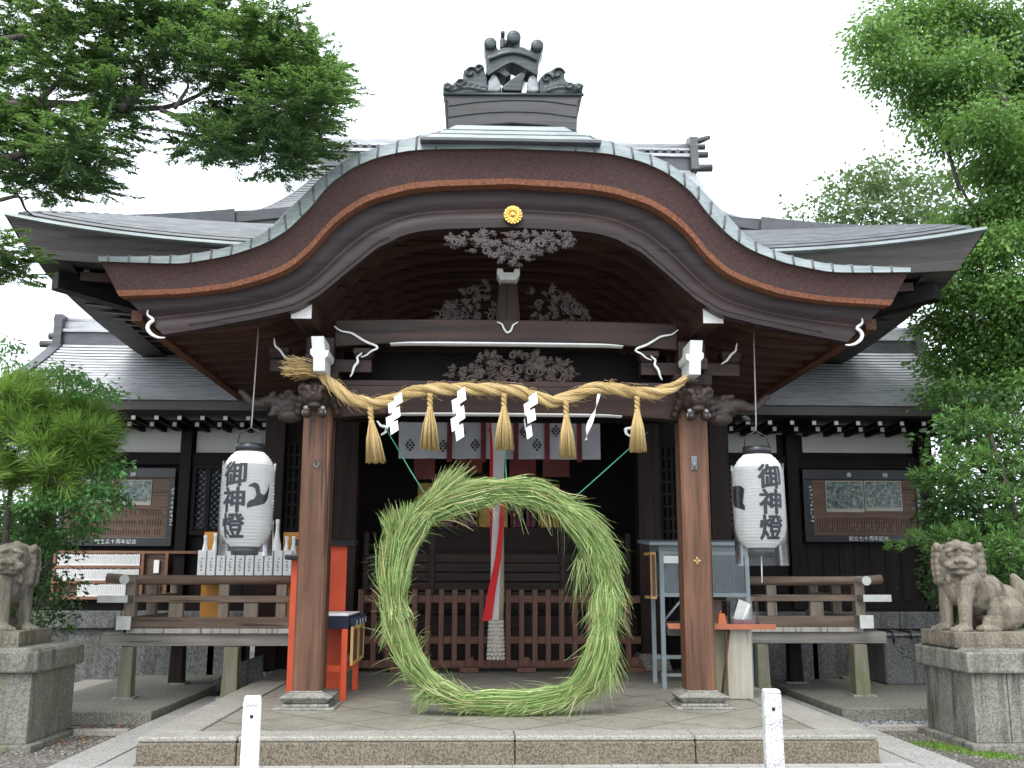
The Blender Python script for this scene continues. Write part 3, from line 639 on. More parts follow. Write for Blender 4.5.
for sx in (-1, 1):
    mb = MB(); g0 = [rp(sx*.93, s) for s in np.linspace(.501, 1, 8)]; mb.loft([g0, [Vector((p.x, RY, p.z)) for p in g0]], sm=False); mb.loft([[mirror_y(p) for p in g0], [Vector((p.x, RY, p.z)) for p in g0]], sm=False); obj('gable_wall', mb, M['black_x'], main_roof)
    mb = MB(); vg = [rp(sx, s, .05) for s in np.linspace(.501, 1, 16)]; vin = [Vector((p.x-sx*.28, p.y, p.z+.03)) for p in vg]
    mb.loft([[p+Vector((sx*.05, -.02, -.22)) for p in vg], [p+Vector((sx*.05, -.02, 0)) for p in vg], vin, [p-Vector((0, 0, .12)) for p in vin]], sm=False)
    mb.loft([[mirror_y(p+Vector((sx*.05, 0, -.22))) for p in vg], [mirror_y(p+Vector((sx*.05, 0, 0))) for p in vg], [mirror_y(p) for p in vin]], sm=False)
    obj('verge', mb, M['roof_tile'], main_roof)
    hp = [rp(sx, s) for s in np.linspace(.02, .495, 20)]; mb = MB(); secs = []
    for i, p in enumerate(hp):
        h = .012+.20*max(0, (i-8)/11)**1.2; wv = .05+.08*i/19; d = Vector((sx*.7, .7, 0))
        secs.append([p-d*wv-Vector((0, 0, .05)), p-d*wv*.8+Vector((0, 0, h)), p+Vector((0, 0, h+.02)), p+d*wv*.8+Vector((0, 0, h)), p+d*wv-Vector((0, 0, .05))])
    mb.loft(secs, sm=False); obj('hip_ridge', mb, M['roof_dark'], main_roof)
# eave fascia: thick layered edge, deeper towards the upturned corners
def fth(x): return .24+.22*(abs(x)/EX)**4
xs = np.linspace(-EX, EX, 81)
mb = MB(); rows = []
for t in (0, .18, .2, .45, .47, .74, .76, 1):
    rows.append([Vector((x*(1-.058*t*(abs(x)/EX)**6), EY-.012+.10*t+(.012 if t in (.18, .45, .74) else 0), ZE+.02+lift(x)-fth(x)*t)) for x in xs])
LH = [i for i, x in enumerate(xs) if x < -1.75]; RH = [i for i, x in enumerate(xs) if x > 1.75]
cut = lambda row, H: [row[i] for i in H]
bot = rows[-1]
for sx, H in ((-1, LH), (1, RH)):
    mb = MB(); mb.loft([cut(r_, H) for r_ in rows], sm=False); mb.loft([cut(bot, H), [Vector((p.x, p.y+.35, p.z+.02)) for p in cut(bot, H)]], sm=False)
    e = -1 if sx > 0 else 0; rr = []
    for t in (0, .3, .32, .65, .67, 1):
        c0 = Vector((xs[e]*(1-.058*t), EY-.012+.10*t, ZE+.02+lift(EX)-fth(EX)*t)); line = []
        for q in np.linspace(0, 1, 30):
            dz = -(lift(EX)-.04*t)*math.sin(math.pi*q)**.6; line.append(Vector((c0.x-(0), lerp(c0.y, 2*RY-c0.y, q), c0.z+dz*.95)))
        rr.append(line)
    mb.loft(rr, sm=False); mb.loft([rr[-1], [Vector((p.x-sx*.35, p.y, p.z+.02)) for p in rr[-1]]], sm=False)
    obj('eave_edge', mb, M['fascia'], main_roof)
for H in (LH, RH):
    mb = MB(); xh = [xs[i] for i in H]; mb.loft([[Vector((x, EY-.03, ZE+.05+lift(x))) for x in xh], [Vector((x, EY-.05, ZE+.012+lift(x))) for x in xh], [Vector((x, EY-.012, ZE+.0+lift(x))) for x in xh]], sm=False); mb.loft([[Vector((x, EY-.03, ZE+.05+lift(x))) for x in xh], [Vector((x, EY+.12, ZE+.09+lift(x))) for x in xh]], sm=False)
    obj('copper_trim', mb, M['copper_edge'], main_roof)
# soffit + rafters
mb = MB(); WX, WY, WZ = 2.95, 12.95, 4.55
def soff(x): return Vector((x*.925, EY+.42, ZE+lift(x)*.8-fth(x)+.03))
inner = [Vector((max(-WX, min(WX, x*.66)), WY+.05, WZ)) for x in xs]
for H in (LH, RH): mb.loft([[soff(xs[i]) for i in H], [inner[i] for i in H]], sm=False)
for sx in (-1, 1):
    s0 = soff(sx*EX); ln = []; li = []
    for q in np.linspace(0, 1, 20):
        ln.append(Vector((s0.x, lerp(s0.y, 18.2, q), lerp(s0.z, ZE-.22, min(1, q*3))))); li.append(Vector((sx*WX, lerp(WY+.05, 18.2, q), WZ)))
    mb.loft([ln, li], sm=False)
obj('soffit', mb, M['black_x'], main_roof)
def rafter(p0, p1, nm='eave_rafter'):
    d = (p1-p0); mb = MB(); side = d.cross(Vector((0, 0, 1))).normalized()*.045; dn = Vector((0, 0, -.10))
    mb.add([p0-side, p0+side, p0+side+dn, p0-side+dn, p1-side, p1+side, p1+side+dn, p1-side+dn], [(0, 1, 2, 3), (4, 7, 6, 5), (0, 4, 5, 1), (1, 5, 6, 2), (2, 6, 7, 3), (3, 7, 4, 0)]); return obj(nm, mb, M['wood_y'] if abs(d.y) > abs(d.x) else M['wood_x'], main_roof)
for x in np.arange(-5.2, 5.21, .26):
    if abs(x) < 2.2: continue
    a_ = soff(x); t = min(1, .66+.0*x); b_ = Vector((max(-WX, min(WX, x*.9*.72)) if abs(x) > 3.3 else x*.9, WY if abs(x) < 4.4 else lerp(WY, EY+.5, (abs(x)-4.4)/.9), lerp(soff(x).z, WZ, .9 if abs(x) < 4.4 else .2)))
    rafter(a_, b_)
for sx in (-1, 1):
    s0 = soff(sx*EX)
    for y in np.arange(11.4, 17.9, .27):
        q = (y-s0.y)/(18.2-s0.y); z0 = lerp(s0.z, ZE-.22, min(1, q*3)); t1 = 1 if y > WY else (y-EY)/(WY-EY)
        a_ = Vector((s0.x, y, z0)); b_ = Vector((lerp(s0.x, sx*WX, t1), y, lerp(z0, WZ, t1))); rafter(a_, b_)
    mb = MB(); c0 = soff(sx*EX)+Vector((-sx*.06, -.12, -.03)); c1 = Vector((sx*WX, WY, WZ-.05)); dd = (c1-c0).normalized(); side = dd.cross(Vector((0, 0, 1))).normalized()*.09; dn = Vector((0, 0, -.2))
    mb.add([c0-side, c0+side, c0+side+dn, c0-side+dn, c1-side, c1+side, c1+side+dn, c1-side+dn], [(0, 1, 2, 3), (4, 7, 6, 5), (0, 4, 5, 1), (1, 5, 6, 2), (2, 6, 7, 3), (3, 7, 4, 0)]); o = obj('corner_rafter', mb, M['black_x'], main_roof)
    c = P(174/2 if sx < 0 else 944-160, 273 if sx < 0 else 287.5, 11.2); mb = MB(); mb.cbox(c, (.05, .06, .07)); obj('white_end', mb, M['white_old'], o)
# main ridge with end tiles
mb = MB(); mb.box(-3.0, 3.0, RY-.16, RY+.16, ZR-.1, ZR+.14); rg = obj('main_ridge', mb, M['roof_dark'], main_roof, bevel=.01)
mb = MB(); mb.box(-3.05, 3.05, RY-.2, RY+.2, ZR+.14, ZR+.19); mb.box(-3.05, 3.05, RY-.17, RY+.17, ZR+.255, ZR+.295); mb.tube([(-3.1, RY, ZR+.36), (3.1, RY, ZR+.36)], .08, 10); obj('ridge_cap', mb, M['roof_tile'], rg)
mb = MB()
for k in range(44): mb.tube([(-2.95+k*.1372, RY-.19, ZR+.225), (-2.95+k*.1372, RY+.19, ZR+.225)], .036, 8)
obj('ridge_tiles', mb, M['roof_dark'], rg)
for sx in (-1, 1):
    mb = MB(); x0 = sx*3.0
    mb.prism([Vector((x0, RY-.3, ZR-.1)), Vector((x0, RY+.3, ZR-.1)), Vector((x0, RY+.25, ZR+.45)), Vector((x0, RY, ZR+.52)), Vector((x0, RY-.25, ZR+.45))], (sx*.12, 0, 0))
    for z_, l_, r_ in ((-.02, .36, .06), (.20, .30, .05), (.33, .26, .045)): mb.tube([(x0, RY-.12, ZR+z_), (x0+sx*l_, RY-.12, ZR+z_+.01)], r_, 10)
    mb.tube([(x0, RY-.05, ZR+.46), (x0+sx*.2, RY-.05, ZR+.48), (x0+sx*.36, RY-.05, ZR+.54)], [.05, .055, .035], 8); obj('ridge_end_tile', mb, M['roof_dark'], rg)

# ------------------------------------------------------------------ hall body: walls, inner posts, interior
WF = 12.95
for sx in (-1, 1):
    # corner post and lattice bay
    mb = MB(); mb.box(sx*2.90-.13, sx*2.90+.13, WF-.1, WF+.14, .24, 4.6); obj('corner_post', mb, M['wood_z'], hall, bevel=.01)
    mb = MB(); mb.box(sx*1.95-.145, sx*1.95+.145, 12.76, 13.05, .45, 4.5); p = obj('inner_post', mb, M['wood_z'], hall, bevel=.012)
    mb = MB(); mb.frustum((sx*1.95, 12.9, .24), (.46, .46), (.36, .36), .21); obj('stone_foot', mb, M['stone'], p, bevel=.02)
    x0, x1 = sorted((sx*2.10, sx*2.77)); mb = MB(); mb.box(x0, x1, WF+.06, WF+.1, .3, 3.5)
    for k in range(9): mb.box(x0+.02+k*.075, x0+.055+k*.075, WF+.0, WF+.058, 1.0, 3.1)
    for k in range(14): mb.box(x0, x1, WF-.005, WF+.02, 1.0+k*.16, 1.035+k*.16)
    obj('shutter_panel', mb, M['black_wood'], hall)
    mb = MB(); x0, x1 = sorted((sx*2.0, sx*3.02)); mb.box(sx*2.92-.04, sx*2.92+.04, WF+.15, 18.0, .2, 4.6); obj('side_wall', mb, M['black_wood'], hall)
mb = MB(); mb.box(-2.9, 2.9, WF-.02, WF+.12, 3.50, 3.78); mb.box(-2.9, 2.9, WF-.0, WF+.1, 4.12, 4.6); obj('lintel', mb, M['wood_x'], hall, bevel=.01)
mb = MB(); mb.box(-2.9, 2.9, WF+.02, WF+.06, 3.78, 5.2); obj('upper_wall', mb, M['black_wood'], hall)
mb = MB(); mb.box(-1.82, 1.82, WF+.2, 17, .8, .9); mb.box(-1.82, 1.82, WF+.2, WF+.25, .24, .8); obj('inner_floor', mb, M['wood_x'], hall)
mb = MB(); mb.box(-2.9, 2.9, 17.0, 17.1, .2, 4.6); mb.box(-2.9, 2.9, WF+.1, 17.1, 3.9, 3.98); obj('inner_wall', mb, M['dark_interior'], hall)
mb = MB()
for k in range(6): mb.box(-1.75, 1.75, WF+.13-k*0, WF+.16, .98+k*.12, 1.075+k*.12)
for x in (-1.7, -.85, 0, .85, 1.7): mb.box(x-.03, x+.03, WF+.09, WF+.13, .9, 1.95)
obj('board_screen', mb, M['wood_x'], hall)
# altar furnishing seen through the opening
al = thing('altar', (0, 15.0, .9), 'dim altar with gold and purple panels deep inside the hall', 'altar')
mb = MB(); mb.box(-1.3, 1.3, 14.6, 15.4, .9, 2.1); obj('altar_table', mb, M['wood_x'], al, bevel=.01)
pp = plain('purple brocade', (.22, .05, .11), .7, 0, .3, 18); gp = plain('dull gold brocade', (.60, .36, .08), .5, .1, .3, 18); rp_ = plain('dull red lacquer', (.30, .05, .03), .4, 0, .3)
for x0, x1, z0, z1, m_ in ((-1.15, -.85, 2.1, 2.75, gp), (-.78, -.30, 2.1, 2.6, pp), (-.62, -.52, 2.1, 2.85, gp), (-.25, .18, 2.1, 2.55, gp), (.22, .60, 2.1, 2.62, pp), (.38, .46, 2.1, 2.9, gp), (.66, .95, 2.1, 2.75, gp), (-1.22, -.9, 2.8, 3.15, rp_), (.2, .6, 2.85, 3.15, rp_), (.7, 1.1, 2.85, 3.15, rp_), (-.6, -.2, 2.9, 3.2, rp_)):
    mb = MB(); mb.box(x0, x1, 14.7, 14.74, z0, z1); obj('brocade_panel', mb, m_, al, bevel=.006)
for x in np.linspace(-1.1, 1.1, 9): mb = MB(); mb.lathe((x, 14.64, 2.1), [(.03, 0), (.012, .03), (.012, .12), (.04, .16), (.02, .26), (.0, .27)], 10); obj('offering_cup', mb, M['brass'], al)

# ------------------------------------------------------------------ side wings
WW = 13.9
def wing(side, x_in, x_out, rx_out, label, boards):
    wg = thing('side_wing', (lerp(x_in, x_out, .5), WW, 0), label, 'shrine building')
    lo, hi = sorted((x_in, x_out)); EYw, RYw = 12.9, 14.9
    ez = 3.64; rz = 4.88; er = x_out+side*.35
    mb = MB(); xs_ = np.linspace(0, 1, 13); rows = []; n = 22
    def wp(f, s, dz=0): 
        xo = lerp(er, rx_out, s) ; xi = x_in-side*.3
        x = lerp(xi, xo, f); return Vector((x, lerp(EYw, RYw, s), ez+(rz-ez)*(.78*s+.22*s*s)+dz+.07*max(0, f-.85)/.15*(1-s)))
    for k in range(n): lr = [wp(f, k/n, .009)+Vector((0, -.024, 0)) for f in xs_]; mb.loft([[wp(f, k/n, -.01) for f in xs_], lr], 1, False); mb.loft([lr, [wp(f, k/n, .045) for f in xs_], [wp(f, (k+1)/n, 0) for f in xs_]], 0, False)  # underside row of each lip coloured dark to stand in for its shadow
    mb.loft([[Vector((wp(f, s).x, 2*RYw-wp(f, s).y, wp(f, s).z)) for f in xs_] for s in (0, .5, 1)], sm=False)
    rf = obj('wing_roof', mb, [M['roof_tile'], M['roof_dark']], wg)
    mb = MB(); vg = [wp(1, s, .03) for s in np.linspace(0, 1, 12)]; mb.loft([[p+Vector((side*.03, 0, -.2)) for p in vg], [p+Vector((side*.03, 0, .02)) for p in vg], [p+Vector((-side*.15, 0, .03)) for p in vg]], sm=False); obj('verge', mb, M['roof_dark'], rf)
    xa, xb = sorted((x_in-side*.3, er))
    mb = MB(); mb.box(xa, xb, EYw+.0, EYw+.06, ez-.12, ez-.01); mb.box(xa, xb, EYw+.03, WW+.2, ez-.09, ez-.06); obj('eave_board', mb, M['fascia'], rf)
    ra, rb = sorted((x_in, rx_out-side*.02))
    mb = MB(); mb.box(ra, rb, RYw-.14, RYw+.14, rz-.08, rz+.12); rg_ = obj('wing_ridge', mb, M['roof_dark'], rf)
    mb = MB(); mb.box(ra, rb, RYw-.18, RYw+.18, rz+.12, rz+.165); mb.box(ra, rb, RYw-.1, RYw+.1, rz+.165, rz+.29); mb.tube([(ra, RYw, rz+.31), (rb, RYw, rz+.31)], .07, 8); obj('ridge_cap', mb, M['roof_tile'], rg_)
    mb = MB()
    for z_, l_ in ((-.06, .34), (.06, .22), (.20, .12), (.32, .16)): mb.tube([(rx_out-side*.1, RYw-.1, rz+z_), (rx_out+side*(l_-.12), RYw-.1, rz+z_)], .055, 8)
    mb.box(min(rx_out-side*.12, rx_out), max(rx_out-side*.12, rx_out), RYw-.22, RYw+.22, rz-.1, rz+.38); obj('ridge_end_tile', mb, M['roof_dark'], rg_)
    # rafters with white painted tips in two rows
    x = lo+.1 if side > 0 else lo-.2; k = 0
    zr1, zr2, zpl = P(150, 417.5, 13.03).z, P(150, 424, 13.33).z, P(150, 427.5, WW).z
    xx = np.arange(lo+(.0 if side > 0 else -.25), hi+(.25 if side > 0 else 0), .3)
    for x in xx:
        mb = MB(); mb.box(x-.028, x+.028, EYw+.14, WW, zr1-.03, zr1+.03, 0); mb.box(x-.026, x+.026, EYw+.125, EYw+.139, zr1-.026, zr1+.026, 1); obj('rafter', mb, [M['black_x'], M['white_old']], wg)
        mb = MB(); mb.box(x+.15-.028, x+.15+.028, EYw+.44, WW, zr2-.03, zr2+.03, 0); mb.box(x+.15-.026, x+.15+.026, EYw+.425, EYw+.439, zr2-.028, zr2+.028, 1); obj('rafter', mb, [M['black_x'], M['white_old']], wg)
    mb = MB(); mb.box(lo, hi, EYw+.46, WW+.1, zr2+.035, zr2+.06); mb.box(lo, hi, WW-.05, WW+.1, zpl, zr2+.036); obj('wall_plate', mb, M['black_x'], wg)
    # wall
    mb = MB(); mb.box(lo, hi, WW+.04, WW+.1, .95, 3.4); 
    for k in range(int((hi-lo)/.22)): mb.box(lo+k*.22, lo+k*.22+.012, WW+.03, WW+.045, .95, 3.0)
    obj('wall', mb, M['black_wood'], wg)
    mb = MB(); mb.box(lo, hi, WW-.06, WW+.06, 2.90, P(150, 452.5, WW).z-.002); mb.box(lo, hi, WW-.06, WW+.06, .93, 1.08); mb.box(lo, hi, WW-.03, WW+.05, 1.95, 2.03); obj('tie_rail', mb, M['black_x'], wg, bevel=.006)
    return wg, lo, hi, ez
def plaster(wg, u0, u1):
    a0, a1 = P(u0, 440, WW).x, P(u1, 440, WW).x; mb = MB(); mb.box(a0, a1, WW+.0, WW+.03, P(u0, 452.5, WW).z, P(u0, 427, WW).z); obj('plaster_panel', mb, M['plaster'], wg)
def wpost(wg, u, wd=.15, top=3.42):
    x = P(u, 440, WW).x; mb = MB(); mb.box(x-wd/2, x+wd/2, WW-.1, WW+.06, .95, top); obj('post', mb, M['black_wood'], wg, bevel=.006)
    mb = MB(); z = P(u, 428, WW).z; mb.prism([Vector((x-.30, WW-.14, z+.05)), Vector((x-.28, WW-.14, z)), Vector((x-.2, WW-.14, z-.045)), Vector((x+.2, WW-.14, z-.045)), Vector((x+.28, WW-.14, z)), Vector((x+.30, WW-.14, z+.05))], (0, .2, 0)); obj('boat_bracket', mb, M['black_x'], wg, bevel=.008)
wl, lo, hi, ez = wing(-1, -3.05, -6.35, -6.66, 'low left wing with grey roof, behind the veranda with white bottle boxes', None)
plaster(wl, 60, 181); plaster(wl, 197, 274)
wpost(wl, 189); wpost(wl, 281, .17); wpost(wl, 45)
wr, lo, hi, ez = wing(1, 3.05, 6.25, 6.62, 'low right wing with grey roof and dark plank wall behind the stone basin', None)
plaster(wr, 722, 776); plaster(wr, 802, 911); wpost(wr, 789, .16); wpost(wr, 921, .2); wpost(wr, 714, .14)
for wg, x0, x1 in ((wl, -6.4, -3.35), (wr, 3.35, 6.3)):
    mb = MB(); x = x0
    while x < x1-.1:
        L = random.uniform(.9, 1.4); mb.box(x, min(x+L, x1)-.006, WW-.14, WW+.2, .70, .93); mb.box(x, min(x+L*1.1, x1)-.006, WW-.06, WW+.2, .0, .69); x += L
    obj('foundation', mb, M['concrete'], wg, bevel=.012)
# lattice windows in the wings
def lattice(wg, u0, u1, v0, v1):
    p0, p1 = P(u0, v1, WW), P(u1, v0, WW); f = MB(); t = .06
    f.box(p0.x-t, p1.x+t, WW-.05, WW+.03, p0.z-t, p0.z); f.box(p0.x-t, p1.x+t, WW-.05, WW+.03, p1.z, p1.z+t); f.box(p0.x-t, p0.x, WW-.05, WW+.03, p0.z, p1.z); f.box(p1.x, p1.x+t, WW-.05, WW+.03, p0.z, p1.z)
    xm = (p0.x+p1.x)/2; f.box(xm-.03, xm+.03, WW-.04, WW+.028, p0.z, p1.z)
    fr = obj('lattice_window', f, M['black_wood'], wg, bevel=.005)
    mb = MB(); mb.box(p0.x, p1.x, WW+.02, WW+.035, p0.z, p1.z); obj('paper_pane', mb, plain('blue grey paper', (.20, .24, .28), .8), fr)
    mb = MB(); st = .085; W_, H_ = p1.x-p0.x, p1.z-p0.z
    for sg in (1, -1):
        for k in range(-int(H_/st)-1, int(W_/st)+int(H_/st)+2):
            a_ = k*st; pts = []
            for i in range(2):
                pass
            # clip the slanted bar to the pane
            x_s, z_s = a_, 0 if sg > 0 else H_
            seg = []
            t0, t1 = max(0, -a_), min(H_, W_-a_)
            if t1-t0 < .02: continue
            q0 = Vector((p0.x+a_+t0, WW-.005, p0.z+(t0 if sg > 0 else H_-t0))); q1 = Vector((p0.x+a_+t1, WW-.005, p0.z+(t1 if sg > 0 else H_-t1)))
            mb.tube([q0, q1], .011, 4)
    obj('lattice', mb, M['black'], fr)
lattice(wl, 194, 222, 469, 531); lattice(wr, 722, 733, 469, 531)

# ------------------------------------------------------------------ writing helper
def text_mb(body, size, bold=0, extrude=0):
    c = bpy.data.curves.new('writing', 'FONT'); c.body = body; c.size = size; c.offset = bold; c.resolution_u = 3
    o = bpy.data.objects.new('writing', c); COL.objects.link(o); bpy.context.view_layer.update()
    me = bpy.data.meshes.new_from_object(o.evaluated_get(bpy.context.evaluated_depsgraph_get()))
    bpy.data.objects.remove(o); bpy.data.curves.remove(c)
    bm = bmesh.new(); bm.from_mesh(me); bpy.data.meshes.remove(me)
    bmesh.ops.triangulate(bm, faces=bm.faces)
    bmesh.ops.remove_doubles(bm, verts=bm.verts, dist=size*.001)
    for _ in range(3):
        ed = [e for e in bm.edges if e.calc_length() > size*.14]
        if not ed: break
        bmesh.ops.subdivide_edges(bm, edges=ed, cuts=1); bmesh.ops.triangulate(bm, faces=bm.faces)
    bm.verts.index_update()
    mb = MB(); mb.add([v.co.copy() for v in bm.verts], [tuple(v.index for v in f.verts) for f in bm.faces]); bm.free()
    xs_ = [p[0] for p in mb.v]; zs_ = [p[1] for p in mb.v]
    if xs_:
        cx_, cy_ = (min(xs_)+max(xs_))/2, (min(zs_)+max(zs_))/2
        mb.v = [(p[0]-cx_, p[1]-cy_, 0) for p in mb.v]
    return mb
def sign_text(body, c, size, vertical=False, gap=1.15, bold=0):
    mb = MB(); n = len(body)
    for i, ch in enumerate(body):
        if ch == ' ': continue
        t = text_mb(ch, size, bold); off = (i-(n-1)/2)*size*gap
        d = Vector((0, 0, -off)) if vertical else Vector((off, 0, 0))
        t.v = [tuple(Vector((p[0], 0, p[1]))+Vector(c)+d) for p in t.v]; mb.join(t)
    return mb
def scribble(c, w, h, n, vertical=True):
    mb = MB()
    for i in range(n):
        z = c[2]+h/2-h*(i+.5)/n if vertical else c[2]; x = c[0] if vertical else c[0]-w/2+w*(i+.5)/n
        cw, ch_ = (w, h/n*.75) if vertical else (w/n*.75, h)
        for _ in range(3):
            a_ = random.choice((0, 1)); xx, zz = x+random.uniform(-.3, .3)*cw, z+random.uniform(-.3, .3)*ch_
            if a_: mb.box(xx-cw*.4, xx+cw*.4, c[1]-.001, c[1], zz-ch_*.06, zz+ch_*.06)
            else: mb.box(xx-cw*.07, xx+cw*.07, c[1]-.0012, c[1]-.0002, zz-ch_*.4, zz+ch_*.4)
    return mb

# ------------------------------------------------------------------ notice boards and name tablets on the wings
M['board'] = wood('board face wood', (.085, .046, .028), (.16, .092, .055), 'x', .5, 4)
def photo_mat(name, seed):
    m, n, b = newmat(name); v = coords(n, (1, 1, 1)); f = noise(n, v, 14+seed, 6, .7)
    sx_ = N(n, 'ShaderNodeSeparateXYZ'); n.links.new(coords(n), sx_.inputs[0])
    c = ramp(n, f, [(.35, (.02, .035, .035)), (.5, (.10, .14, .13)), (.65, (.32, .36, .31))]); n.links.new(c, b.inputs['Base Color']); b.inputs['Roughness'].default_value = .3; return m
def board(wg, u0, v0, u1, v1, iu0, iv0, iu1, iv1, photos, label, bottom, top, sides):
    y = WW-.09; p0, p1 = P(u0, v1, y), P(u1, v0, y); q0, q1 = P(iu0, iv1, y), P(iu1, iv0, y)
    t = thing('notice_board', ((p0.x+p1.x)/2, y, p0.z), label, 'notice board', 'framed boards on the wing walls')
    mb = MB(); mb.box(p0.x, p1.x, y, y+.05, p0.z, q0.z); mb.box(p0.x, p1.x, y, y+.05, q1.z, p1.z); mb.box(p0.x, q0.x, y, y+.05, q0.z, q1.z); mb.box(q1.x, p1.x, y, y+.05, q0.z, q1.z); obj('frame', mb, M['black'], t, bevel=.006)
    mb = MB(); mb.box(q0.x, q1.x, y+.025, y+.045, q0.z, q1.z); fc = obj('board_face', mb, M['board'], t)
    # rows of tiny names on the face
    for i, (a_, b_, c_, d_) in enumerate(photos):
        r0, r1 = P(a_, d_, y), P(c_, b_, y); mb = MB(); mb.box(r0.x, r1.x, y+.012, y+.024, r0.z, r1.z); ph = obj('photograph', mb, M['photo_edge'], t)
        mb = MB(); mb.box(r0.x+.012, r1.x-.012, y+.008, y+.0115, r0.z+.05, r1.z-.012); obj('print', mb, photo_mat('faded print', i*3+len(label)%5), ph)
    obj('writing', sign_text(bottom, ((p0.x+p1.x)/2+(0.02 if wg is wl else .03), y-.002, (p0.z+q0.z)/2+.005), .068, False, 1.05), M['white'], t)
    for ch, u, v in top: obj('writing', sign_text(ch, P(u, v, y-.002), .075), M['white'], t)
    mb = MB()
    for u, va, vb, n_ in sides: c0, c1 = P(u, va, y-.002), P(u, vb, y-.002); mb = scribble(((c0.x+c1.x)/2, y-.001, (c0.z+c1.z)/2), .045, c0.z-c1.z, n_); obj('small_writing', mb, M['white'], t)
    mb = MB()
    for r in range(3):
        zc = lerp(q0.z+.08, P(iu0, (photos[0][3]+8), y).z, r/2.0)
        for k in range(int((q1.x-q0.x-.1)/.035)):
            if random.random() < .85: mb.box(q0.x+.05+k*.035, q0.x+.058+k*.035, y+.022, y+.0245, zc-.045, zc+random.uniform(.01, .045))
    obj('name_list', mb, M['wood_z'], t)
M['photo_edge'] = plain('photo paper', (.36, .35, .28), .4)
board(wl, 56, 468, 176, 546, 61, 478, 169, 537, ((85, 480, 113, 503), (119, 480, 152, 505)), 'framed wooden board with a faded photo under the left plaster band, partly behind leaves', '創立五十周年記念', (('納', 133, 474),), ((172, 487, 527, 9), (57, 505, 535, 5)))
board(wr, 806, 470, 922, 542, 815, 480, 915, 535, ((827, 481, 863, 512), (866, 481, 901, 511)), 'framed wooden board with two faded photos on the right wing wall', '創立七十周年記念', (('奉', 849, 475), ('納', 885, 475)), ((811.5, 485, 523, 10), (919.5, 488, 523, 7)))
# rack of name tablets
yT = WW-.14; p0, p1 = P(52, 598, yT), P(144, 552, yT)
t = thing('name_tablet_rack', ((p0.x+p1.x)/2, yT, p0.z), 'reddish framed rack of white donor name strips low on the left wing wall', 'name rack')
M['rackwood'] = wood('rack wood', (.16, .07, .035), (.30, .15, .08), 'x', .55, 5)
mb = MB(); zr = [P(60, v, yT).z for v in (598, 582, 567, 552)]; px1 = P(168, 552, yT).x
for z in zr: mb.box(p0.x, p1.x, yT-.03, yT+.04, z-.018, z+.018)
for x in (p0.x, p1.x, px1): mb.box(x-.02, x+.02, yT-.032, yT+.04, zr[0]-.02, zr[3]+.02)
mb.box(p1.x, px1+.5, yT-.03, yT+.04, zr[3]-.018, zr[3]+.018); mb.box(p1.x, px1, yT-.03, yT+.04, zr[0]-.018, zr[0]+.018)
obj('rack_frame', mb, M['rackwood'], t, bevel=.004)
mb = MB(); mb.box(p0.x, px1, yT+.03, yT+.05, zr[0], zr[3]); obj('backing', mb, M['board'], t)
for r in range(3):
    mb = MB(); n_ = 50; x_s = p0.x+.03 if r > 0 else lerp(p0.x, p1.x, .28)
    x = x_s
    while x < p1.x-.04:
        mb.box(x, x+.019, yT-.012, yT+.02, zr[r]+.022, zr[r+1]-.024+random.uniform(-.006, .006), 0); mb.box(x+.007, x+.012, yT-.0135, yT-.0125, zr[r]+.045, zr[r+1]-.05, 1); x += .0245
    obj('name_strips', mb, [M['paper'], M['wire']], t)
mb = MB()
for va, vb in ((560, 573), (583, 594)): c0, c1 = P(157, va, yT), P(157, vb, yT); mb.box(c0.x-.035, c0.x+.035, yT-.012, yT+.02, c1.z, c0.z)
obj('label_card', mb, M['paper'], t)

